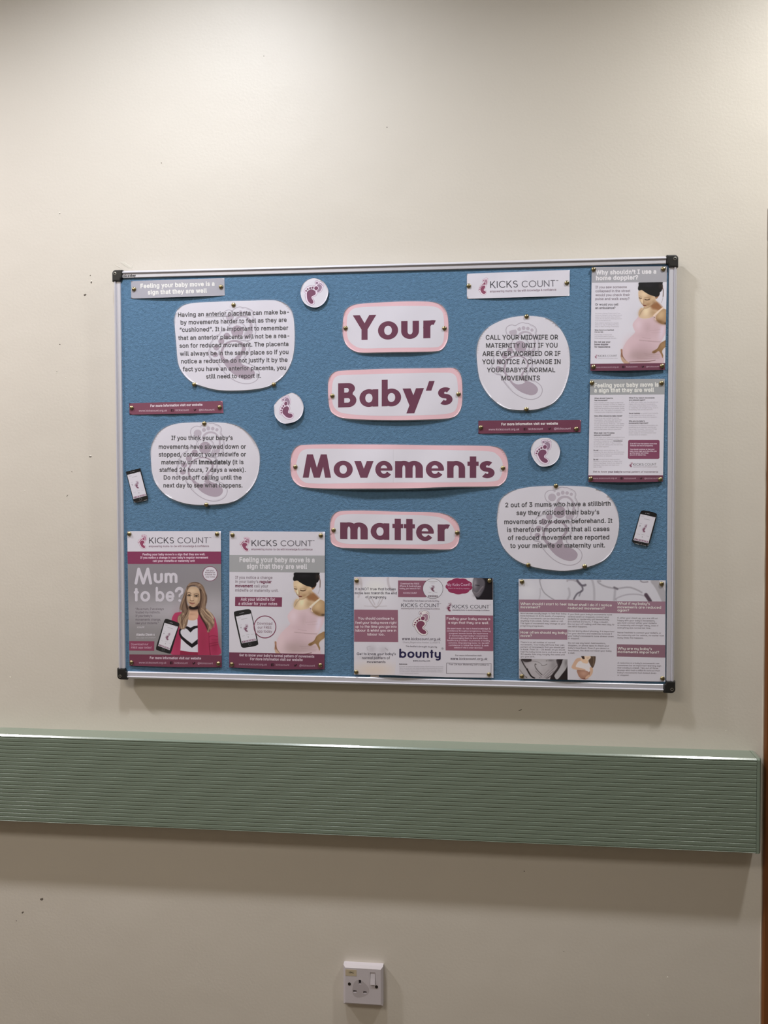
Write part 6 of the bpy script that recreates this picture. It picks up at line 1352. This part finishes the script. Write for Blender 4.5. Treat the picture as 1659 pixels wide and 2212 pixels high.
s.ring('sponsor_name', (1053, 834), 9, 11, (70, 66, 84), 4, 20); s.text('sponsor_name', 'R', (1049, 839), (1058, 839), 10, (70, 66, 84), w=0.0)
s.text('small_print', 'www.bounty.com', (742, 970), (922, 971), 16, (84, 76, 88), font=SOFT)
s.text('small_print', 'References:', (597, 1004), (683, 1004), 13, (96, 88, 98), w=0.05)
for i, t in enumerate(('RCOG Green-top guideline on reduced fetal movements, information for women and their families', 'Stillbirth and neonatal death study, maternal perception of fetal activity and the late outcome of', 'pregnancy. Confidential enquiry into stillbirths and deaths in infancy, annual report, maternal and', 'child health consortium. Perinatal mortality and the management of reduced fetal movements, a', 'study of practice and opinion')):
    s.text('small_print', t, (599, 1028 + 17.5 * i), ((1062, 1060, 1058, 1060, 802)[i], 1030 + 17.8 * i), 10, (148, 142, 148), w=0)
a = np.linspace(0, 2 * pi, 80, endpoint=False)
lob = 1 + 0.09 * np.abs(np.sin(a * 4.5 + .4))
s.poly('speech_cloud', np.stack([1228 + 132 * lob * np.cos(a), 177 + 80 * lob * np.sin(a)], 1), (124, 42, 72), 4)
s.text('speech_cloud', 'My Kicks Count!', (1100, 176), (1346, 172), 29, (206, 170, 190), font=Geo(0.10, .62, 1.0, .3, .30, 1), k=6)
s.text('speech_cloud', 'Count on me & my mummy', (1115, 205), (1338, 208), 14, (196, 154, 176), w=0.0, k=6)
cv = Canvas(ZCc, 1370, 85, 1584, 321, 0.7, (40, 36, 42), quad=[(1340, 88), (1583, 92), (1584, 321), (1340, 316)])
cv.poly([(1330, 60), (1385, 88), (1372, 160), (1368, 230), (1395, 280), (1420, 330), (1330, 340)], WC, .8, sm=0)
cv.poly([(1388, 85), (1460, 85), (1500, 130), (1490, 210), (1440, 290), (1400, 280), (1370, 230), (1372, 150)], (92, 86, 92), 3.0)
cv.blob(1395, 150, 22, 60, (150, 142, 148), .7); cv.line([(1380, 230), (1420, 250), (1460, 200), (1475, 180)], 12, (130, 120, 124), 1.4, .7); cv.line([(1385, 255), (1420, 270), (1450, 240)], 10, (120, 110, 114), 1.4, .7); cv.line([(1400, 165), (1440, 170)], 8, (30, 26, 32), 1.4, .6)
cv.blob(1400, 275, 26, 16, (110, 100, 106), .6)
s.picture('photograph', cv, 1)
s.emblem('emblem', (1120, 362), (1131, 380), (1098, 408), (1132, 434), (120, 92, 106), (196, 184, 192), (104, 50, 72), (120, 96, 108), 2, 34)
s.text('lettering', 'KICKS', (1160, 409), (1322, 410), 36, (48, 44, 54), font=LIGHT); s.text('lettering', 'COUNT', (1345, 411), (1545, 412), 36, (56, 50, 60), font=LIGHT); s.text('lettering', '\u2122', (1547, 382), (1560, 382), 9, (66, 60, 70), w=.03)
s.text('small_print', 'empowering mums-to-be with knowledge & confidence', (1158, 434), (1547, 438), 13, (96, 80, 92), w=0.02)
s.poly('maroon_box', [(1085, 481), (1586, 486), (1588, 862), (1086, 854)], (126, 78, 94), 2)
s.text('lettering', 'Feeling your baby move is', (1097, 530), (1557, 535), 27, (206, 186, 196), font=SOFT)
s.text('lettering', 'a sign that they are well.', (1112, 572), (1545, 577), 27, (206, 186, 196), font=SOFT)
for i, (t, x0, x1) in enumerate((('We want mums-to-be to have knowledge &', 1100, 1556), ('confidence throughout pregnancy. Ensuring', 1098, 1560), ('pregnant women know the importance', 1122, 1532), ('of monitoring their baby\u2019s movements', 1122, 1530), ('& encouraging them to work with their', 1120, 1532), ('healthcare providers to promote a healthy', 1103, 1552), ('outcome. Empowering mums-to-be with', 1116, 1545), ('confidence to follow her instinct & seek', 1118, 1540), ('advice if she is ever worried.', 1175, 1478))):
    s.text('small_print', t, (x0, 630 + 25.2 * i), (x1, 633 + 25.2 * i), 16, (198, 174, 186), font=SOFT)
s.text('lettering', 'For more information visit:', (1188, 914), (1467, 916), 17, (100, 90, 100), font=SOFT)
s.text('lettering', 'www.kickscount.org.uk', (1137, 953), (1526, 956), 25, (84, 72, 84), font=SOFT)
for q in ([(1095, 984), (1568, 990), (1568, 994), (1095, 988)], [(1093, 1095), (1566, 1101), (1566, 1105), (1093, 1099)], [(1095, 984), (1099, 984), (1097, 1099), (1093, 1099)], [(1564, 990), (1568, 990), (1567, 1105), (1563, 1105)]): s.poly('answer_box', q, (74, 60, 70), 2)
s.text('small_print', 'Your 24 hour Maternity Unit\u2019s number is:', (1118, 1008), (1545, 1013), 16, (84, 74, 84), font=SOFT)
s.build(); S_l1 = s

# leaflet with three panels: inside ----------------------------------------------
WD = (172, 163, 168)
s = Sheet('unfolded_leaflet', 'unfolded leaflet with grey photos and mauve question bands, bottom right of the board', 'leaflet', [(88, 90), (547, 94), (1010, 99), (1475, 103), (1472, 1058), (1010, 1052), (549, 1040), (92, 1030)], ZD, WD,
          bulge=lambda u, v: 0.0025 + crease([(.333, 1), (.667, -.5)], 0.003)(u, v) + 0.0012 * sin(pi * u) * v, colour=WD, group='unfolded three-panel leaflets', fine=4)
cv = Canvas(ZD, 88, 90, 1475, 300, 0.75, (168, 160, 165), quad=[(88, 90), (1475, 103), (1472, 304), (92, 286)])
cv.blob(180, 200, 80, 90, (178, 170, 174), .6); cv.blob(420, 170, 100, 90, (172, 164, 168), .6)
for p, w, a_, c_ in (([(298, 95), (300, 160), (340, 230), (430, 280)], 7, .6, (110, 102, 108)), ([(290, 180), (292, 240), (280, 280)], 8, .3, (120, 112, 118)), ([(548, 110), (590, 100), (650, 120), (680, 160)], 14, .5, (130, 120, 126)), ([(640, 95), (680, 150), (720, 140)], 20, .7, (96, 88, 96)),
                     ([(610, 280), (640, 230), (690, 200), (680, 170)], 14, .7, (92, 84, 92)), ([(660, 250), (680, 200)], 10, .5, (92, 84, 92)), ([(780, 100), (800, 180), (800, 290)], 20, .35, (130, 122, 128)), ([(860, 110), (880, 150), (1000, 180), (1140, 170), (1240, 220)], 14, .45, (118, 110, 116)), ([(990, 170), (1020, 185)], 18, .6, (96, 88, 94)),
                     ([(1000, 180), (990, 290)], 22, .35, (126, 118, 124)), ([(1010, 290), (1100, 240), (1240, 240), (1320, 290)], 10, .4, (118, 108, 116)), ([(1290, 240), (1310, 270), (1330, 300)], 34, .85, (92, 78, 86)), ([(1240, 105), (1260, 120), (1310, 115)], 10, .6, (110, 102, 108)), ([(1370, 110), (1420, 180), (1470, 290)], 70, .45, (128, 120, 122)), ([(560, 180), (570, 240), (548, 280)], 18, .35, (128, 120, 126))):
    cv.line(p, w, c_, 2.4, a_)
s.picture('photograph', cv, 1, 1.5)
MV = (124, 92, 104)
s.poly('mauve_band', [(91, 284), (547, 287), (1013, 300), (1473, 303), (1472, 422), (1013, 414), (547, 404), (92, 400)], MV, 2)
s.poly('mauve_band', [(94, 562), (547, 565), (548, 663), (94, 658)], MV, 2)
s.poly('mauve_band', [(1015, 706), (1472, 714), (1472, 832), (1014, 822)], (112, 80, 90), 2)
HW = (204, 190, 198)
for t, x0, x1, y, d in (('When should I start to feel', 105, 538, 335, 5), ('movement?', 105, 292, 366, 2), ('What shall I do if I notice', 553, 968, 344, 5), ('reduced movement?', 553, 900, 376, 4), ('What if my baby\u2019s', 1020, 1325, 332, 3), ('movements are reduced', 1020, 1432, 366, 5), ('again?', 1020, 1130, 396, 2),
                        ('How often should my baby', 107, 540, 605, 5), ('move?', 107, 213, 636, 1), ('Why are my baby\u2019s', 1022, 1345, 756, 5), ('movements important?', 1022, 1413, 788, 6)):
    s.text('lettering', t, (x0, y), (x1, y + d), 24, HW, font=SOFT)
TB = (110, 100, 106)
def col(lines, x0, y0, step):
    for i, (t, x1) in enumerate(lines): s.text('small_print', t, (x0, y0 + step * i), (x1, y0 + step * i + 0.012 * (x1 - x0)), 14.5, TB, font=SOFT)
col([('Most women usually begin to feel their baby', 538), ('move between 16 & 24 weeks of pregnancy.', 530), ('A baby\u2019s movements can be described as', 512), ('anything from a kick, flutter, swish or roll.', 510), ('The type of movement may change as your', 533), ('pregnancy progresses.', 327)], 105, 420, 23.6)
col([('There is no set number of normal', 432), ('movements. Your baby will have their own', 520), ('pattern of movements that you should get', 522), ('to know. From 16 - 24 weeks on you should', 525), ('feel the baby move more and more up until', 535), ('32 weeks then stay roughly the same until', 522), ('you give birth.', 243)], 107, 693, 22.6)
col([('If you think your baby\u2019s movements have', 970), ('slowed down or stopped, contact your', 942), ('midwife or maternity unit immediately', 942), ('(it is staffed 24 hours, 7 days a week).', 936), ('Do not put off calling until the next day to', 990), ('see what happens.', 738)], 553, 429, 23.2)
col([('Do not worry about phoning, it is important', 990), ('for your doctors and midwives to know if', 970), ('your baby\u2019s movements have slowed down', 985), ('or stopped.', 664)], 553, 587, 23.5)
col([('Do not use any hand-held monitors,', 910), ('dopplers, or phone apps to check your', 942), ('baby\u2019s heartbeat. Even if you detect a', 938), ('heartbeat, this does not mean your baby', 963), ('is well.', 620)], 555, 700, 23.6)
col([('If, after your check up, you are still not', 1400), ('happy with your baby\u2019s movements,', 1376), ('you must contact either your midwife', 1390), ('or maternity unit straight away, even if', 1407), ('everything was normal last time.', 1337)], 1020, 464, 23.2)
col([('Never hesitate to contact your midwife or', 1432), ('the maternity unit for advice, no matter how', 1458), ('many times this happens.', 1267)], 1020, 602, 24.5)
col([('A reduction in a baby\u2019s movements can', 1415), ('sometimes be an important warning sign', 1432), ('that a baby is unwell. Two out of three', 1405), ('women who had a stillbirth noticed their', 1422), ('baby\u2019s movements had slowed down', 1387), ('or stopped.', 1130)], 1020, 889, 22.8)
# hands making a heart on a bump
zz = Z(1120, 1420, 9.217)
cv = Canvas(zz, 15, 30, 978, 442, 0.6, (146, 136, 138), quad=[(15, 28), (976, 38), (978, 446), (15, 425)])
bw = lambda g: (g + 6, g - 2, g)
cv.poly([(-20, 0), (60, 20), (110, 140), (190, 260), (300, 390), (330, 440), (180, 440), (60, 290), (-20, 200)], bw(138), 1.0)
cv.poly([(60, 20), (240, 20), (250, 80), (130, 90)], bw(44), 2.0); cv.blob(130, 60, 60, 40, bw(60), .7)
cv.line([(60, 50), (110, 150), (170, 240)], 22, bw(40), 1.6, .9); cv.line([(175, 235), (210, 310), (260, 380), (320, 405)], 28, bw(28), 1.2, .95); cv.line([(20, 240), (90, 330), (170, 410)], 10, bw(70), 1.4, .7)
cv.poly([(760, 40), (990, 30), (990, 460), (720, 450), (640, 400), (700, 300), (780, 180)], bw(40), 2.0)
cv.poly([(890, 40), (985, 45), (960, 200), (870, 330), (770, 440), (712, 370), (800, 240), (860, 120)], bw(140), 1.2); cv.blob(950, 110, 40, 90, bw(90), .6)
cv.poly([(640, 400), (700, 370), (740, 450), (640, 450)], bw(40), 1.5)
cv.blob(470, 130, 190, 80, bw(152), .6); cv.blob(700, 150, 80, 110, bw(112), .7, .3); cv.blob(640, 60, 60, 20, bw(84), .6)
cv.line([(250, 80), (340, 80), (420, 110), (460, 158)], 8, bw(92), 1.2, .8); cv.line([(460, 160), (520, 158), (570, 130)], 9, bw(70), 1.2, .8)
cv.line([(350, 140), (330, 180), (380, 260), (480, 350)], 14, bw(48), 1.2, .9); cv.line([(340, 270), (400, 330), (470, 400)], 9, bw(80), 1.2, .8); cv.line([(510, 400), (600, 310), (680, 240), (760, 160)], 9, bw(92), 1.2, .8)
cv.line([(500, 360), (560, 290), (610, 250)], 8, bw(92), 1.2, .7); cv.line([(540, 410), (620, 340), (700, 270)], 10, bw(78), 1.2, .8); cv.line([(560, 420), (660, 360), (700, 310)], 16, bw(48), 1.4, .8)
cv.blob(430, 230, 50, 70, bw(150), .5); cv.blob(270, 180, 70, 60, bw(150), .5); cv.blob(558, 70, 8, 8, bw(60), .8); cv.line([(200, 420), (400, 425), (630, 430)], 16, bw(140), 1.6, .6); cv.blob(155, 395, 14, 10, bw(40), .7); cv.blob(425, 405, 8, 10, bw(50), .7)
s.picture('photograph', cv, 1)
# standing woman holding her bump
cv = Canvas(zz, 1040, -30, 1540, 442, 0.6, WD, quad=[(1040, -28), (1540, -22), (1540, 450), (1040, 444)])
sk, sk2 = (172, 140, 122), (140, 104, 90)
cv.poly([(1180, 250), (1420, 270), (1420, 350), (1360, 430), (1300, 440), (1220, 400), (1180, 330)], sk2, .9); cv.blob(1300, 320, 80, 60, (164, 128, 114), .8); cv.blob(1310, 425, 70, 14, (104, 70, 66), .8)
cv.poly([(1180, 40), (1260, 30), (1380, 110), (1410, 110), (1420, 290), (1340, 262), (1180, 250), (1110, 200), (1160, 120)], (190, 172, 172), .9)
cv.poly([(1230, 10), (1150, 30), (1100, 100), (1060, 180), (1070, 220), (1180, 255), (1320, 265), (1320, 235), (1200, 205), (1140, 180), (1190, 90), (1250, 60)], sk, .9)
cv.poly([(1240, 10), (1320, 20), (1390, 60), (1380, 115), (1330, 120), (1260, 90)], (184, 154, 134), .9)
cv.poly([(1420, 200), (1475, 200), (1478, 300), (1430, 380), (1340, 430), (1340, 390), (1410, 330), (1425, 270)], sk, .9); cv.line([(1415, 280), (1410, 350)], 8, (104, 66, 60), 1, .8)
cv.poly([(1255, -40), (1345, -40), (1340, 10), (1290, 35), (1260, 5)], (64, 48, 44), 1.0); cv.poly([(1320, -40), (1450, -40), (1430, 20), (1390, 50), (1350, 60), (1320, 20)], (192, 160, 142), .9)
cv.poly([(1440, -40), (1530, -30), (1530, 80), (1500, 180), (1470, 210), (1440, 170), (1400, 90), (1400, 50), (1440, 10)], (84, 68, 60), 1.0); cv.line([(1480, -20), (1500, 60), (1480, 160)], 14, (124, 104, 92), 1.2, .6); cv.line([(1360, 10), (1380, 16), (1400, 8)], 7, (96, 60, 56), .9, .7)
cv.line([(1170, 256), (1250, 262), (1320, 268)], 7, (96, 60, 58), 1, .8)
s.picture('photograph', cv, 1)
s.build(); S_l2 = s

# white tab of tape on the lower frame rail, below the centre leaflet
tp = unproject([(801, 1457.5), (818, 1458.5), (819.5, 1465), (799, 1464)], FELT_Y - 0.0008)
tb = tp.copy(); tb[:, 1] += 0.0004
o = mesh_obj('tape_tab', list(tp) + list(tb), [(0, 1, 2, 3), (7, 6, 5, 4), (0, 4, 5, 1), (1, 5, 6, 2), (2, 6, 7, 3), (3, 7, 4, 0)], MAT['tape'])
tag(o, 'short white tape tab poking out below the centre leaflet', 'tape')

# maker's name on the frame
V, T = layout('niceday', Geo(0.24, .70, 1.0, .3, .36, 0))
x0, x1 = V[:, 0].min(), V[:, 0].max()
A, B = np.array([266.5, 598.3]), np.array([293.2, 597.4])
L = np.linalg.norm(B - A); d = (B - A) / L; u = np.array([d[1], -d[0]])
P = A + np.outer((V[:, 0] - x0) * L / (x1 - x0), d) + np.outer(V[:, 1] * 5.2, u)
W = unproject(P, -0.01545); W[:, 2] -= ZC - 0.45
mesh_obj('maker_lettering', W, T, MAT['dark_print'], board)

# ------------------------------------------------------------------ drawing pins
P_ = 'brass pin '
for px, lab, sh in (
    ((289.5, 624.5), 'in the left end of the grey slip, top left', S_ban), ((477.5, 619.5), 'in the right end of the grey slip, top left', S_ban),
    ((504.5, 658.5), 'at the top of the anterior placenta card', S_plac), ((419.5, 830.5), 'at the lower left edge of the anterior placenta card', S_plac), ((591.5, 830.5), 'at the lower right edge of the anterior placenta card', S_plac),
    ((746.5, 708.5), 'on the left border of the Your card', S_your), ((960, 709), 'on the right border of the Your card', S_your),
    ((718, 855), "on the left border of the Baby's card", S_baby), ((990.5, 851), "on the right border of the Baby's card", S_baby),
    ((638, 1008.5), 'on the left border of the Movements card', S_move), ((1086.5, 1011), 'on the right border of the Movements card', S_move),
    ((720.5, 1145), 'on the left border of the matter card', S_matter), ((987.5, 1150.5), 'on the right border of the matter card', S_matter),
    ((1012.5, 617.5), 'at the left end of the white charity name slip', S_kc), ((1224.5, 611), 'at the right end of the white charity name slip', S_kc),
    ((1137.5, 683.5), 'at the top of the round card in capitals', S_mid), ((1137, 884), 'at the bottom of the round card in capitals', S_mid),
    ((1282, 582), 'at the top left corner of the doppler poster', S_dop), ((1433, 581), 'at the top right corner of the doppler poster', S_dop), ((1282, 792.5), 'at the bottom left corner of the doppler poster', S_dop), ((1430.5, 790.5), 'at the bottom right corner of the doppler poster', S_dop),
    ((1278.5, 827), 'at the top left corner of the text poster below the doppler poster', S_q), ((1429, 827.5), 'at the top right corner of the text poster below the doppler poster', S_q), ((1276, 1034), 'at the bottom left corner of the text poster below the doppler poster', S_q), ((1426.5, 1035.5), 'at the bottom right corner of the text poster below the doppler poster', S_q),
    ((284.5, 881), 'at the left end of the maroon slip on the left', S_sl), ((474.5, 879.5), 'at the right end of the maroon slip on the left', S_sl),
    ((1038.5, 923.5), 'at the left end of the maroon slip right of centre', S_sr), ((1245, 926.5), 'at the right end of the maroon slip right of centre', S_sr),
    ((441.3, 914.7), 'at the top of the oval card, middle left', S_think), ((445.8, 1090.3), 'at the bottom of the oval card, middle left', S_think),
    ((1200.8, 1049.5), 'at the top of the 2 out of 3 mums card', S_two), ((1141, 1220.5), 'at the lower left of the 2 out of 3 mums card', S_two), ((1263, 1223.5), 'at the lower right of the 2 out of 3 mums card', S_two),
    ((279.3, 1153.3), 'at the top left corner of the Mum to be poster', S_mum), ((468.8, 1153.5), 'at the top right corner of the Mum to be poster', S_mum), ((284, 1431), 'at the bottom left corner of the Mum to be poster', S_mum), ((471.8, 1433.5), 'at the bottom right corner of the Mum to be poster', S_mum),
    ((502.3, 1155.7), 'at the top left corner of the second poster from the left', S_st), ((693, 1156.7), 'at the top right corner of the second poster from the left', S_st), ((500.7, 1435), 'at the bottom left corner of the second poster from the left', S_st), ((692, 1437), 'at the bottom right corner of the second poster from the left', S_st),
    ((770.3, 1254), 'at the top left corner of the centre leaflet', S_l1), ((1057.5, 1254.3), 'at the top right corner of the centre leaflet', S_l1), ((769.5, 1451.7), 'at the bottom left corner of the centre leaflet', S_l1), ((1056.5, 1456.8), 'at the bottom right corner of the centre leaflet', S_l1),
    ((1127.5, 1256.5), 'at the top left corner of the bottom right leaflet', S_l2), ((1429.3, 1261.3), 'at the top right corner of the bottom right leaflet', S_l2), ((1127.2, 1461), 'at the bottom left corner of the bottom right leaflet', S_l2), ((1431, 1465.5), 'at the bottom right corner of the bottom right leaflet', S_l2)):
    pin(px, P_ + lab, sh)

# ------------------------------------------------------------------ power socket
SX, SZ = -0.0558, ZC - 1.1160
sock = empty('power_socket', (SX, WY, SZ))
tag(sock, 'white single switched power socket low on the wall below the guard rail', 'power socket')
hw = 0.0437
# face plate with real pin openings: front skin tessellated around the holes
def rect(cx, cz, w, h): return [(cx - w / 2, cz - h / 2), (cx + w / 2, cz - h / 2), (cx + w / 2, cz + h / 2), (cx - w / 2, cz + h / 2)]
holes = [rect(-0.0068, 0.0088, 0.0052, 0.0094), rect(-0.0180, -0.0126, 0.0076, 0.0048), rect(0.0042, -0.0136, 0.0076, 0.0048), rect(0.0215, 0.0185, 0.0112, 0.0262)]
fb = 0.0046; D = 0.0165
face = [(-hw + fb, -hw + fb), (hw - fb, -hw + fb), (hw - fb, hw - fb), (-hw + fb, hw - fb)]
loops = [face] + holes
tri = tessellate_polygon([[Vector((x, z, 0)) for x, z in l] for l in loops])
v = [(x, -D, z) for l in loops for x, z in l]; f = [tuple(t) for t in tri]
n = 4
for l in holes:
    m = len(v); v += [(x, -D + 0.012, z) for x, z in l]
    for k in range(4): f.append((n + k, n + (k + 1) % 4, m + (k + 1) % 4, m + k))
    n += 4
m = len(v); v += [(-hw, -D + 0.0040, -hw), (hw, -D + 0.0040, -hw), (hw, -D + 0.0040, hw), (-hw, -D + 0.0040, hw), (-hw, 0, -hw), (hw, 0, -hw), (hw, 0, hw), (-hw, 0, hw)]
for k in range(4):
    l = (k + 1) % 4; f += [(k, l, m + l, m + k), (m + k, m + l, m + 4 + l, m + 4 + k)]
MB().add(v, f).build('face_plate', MAT['socket'], sock)
mb = MB()
for l in holes[:3]:
    (a0, b0), (a1, b1) = l[0], l[2]; mb.box(a0 + 0.0003, a1 - 0.0003, -D + 0.0112, -D + 0.0116, b0 + 0.0003, b1 - 0.0003)
mb.build('pin_shutter', MAT['socket_hole'], sock)
# rocker switch pressed in at the top
rk = [(-D + 0.0012, 0.0312), (-D - 0.0006, 0.0185), (-D - 0.0030, 0.0060), (-D + 0.004, 0.0058), (-D + 0.005, 0.0312)]
MB().prism([(y, z) for y, z in rk], 0.0215 - 0.0050, 0.0215 + 0.0050, 'x').build('rocker_switch', MAT['socket'], sock)
for x, z in ((-0.0300, 0.0033), (0.0298, 0.0004)):
    MB().lathe([(0.0034, 0.0), (0.0034, 0.0004), (0.0026, 0.0007), (0.0006, 0.0003)], x, -D, z, 20).build('screw', MAT['socket_hole'], sock, True)
MB().box(-0.0385, -0.0140, -D - 0.0003, -D, 0.0215, 0.0355).build('yellowed_sticker', MAT['sticker'], sock)
V, T = layout('15A1', None, 0.05)
W = np.stack([-0.0315 + V[:, 0] / V[:, 0].max() * 0.011, np.full(len(V), -D - 0.00035), 0.0275 + V[:, 1] * 0.0036], 1)
mesh_obj('sticker_lettering', W, T, MAT['dark_print'], sock)
a = np.linspace(0, 2 * pi, 40, endpoint=False)
r_ = 0.0185 + 0.0016 * np.cos(3 * a + .6)
W = [(-0.0062 + q * math.cos(t), -D - 0.00004, -0.0072 + q * 1.05 * math.sin(t)) for q, t in zip(r_, a)]
holes3 = [holes[0], holes[1], holes[2]]
tri = tessellate_polygon([[Vector((x, z, 0)) for x, y, z in W]] + [[Vector((x, z, 0)) for x, z in h_] for h_ in holes3])
W += [(x, -D - 0.00004, z) for h_ in holes3 for x, z in h_]
mesh_obj('plug_wear_mark', W, tri, MAT['socket_grime'], sock)
# ragged sealant along the lower edge
v = []; f = []
xs = np.linspace(-hw, hw + 0.001, 30)
for i, x in enumerate(xs):
    h_ = 0.0012 + 0.0022 * rng.rand(); d_ = 0.0015 + 0.0015 * rng.rand()
    v += [(x, -0.0001, -hw - h_), (x, -d_, -hw - h_ * .4), (x, -d_ - 0.001, -hw + 0.0001)]
    if i: q = 3 * (i - 1); f += [(q, q + 1, q + 4, q + 3), (q + 1, q + 2, q + 5, q + 4)]
mesh_obj('sealant_bead', v, f, MAT['caulk'], sock)
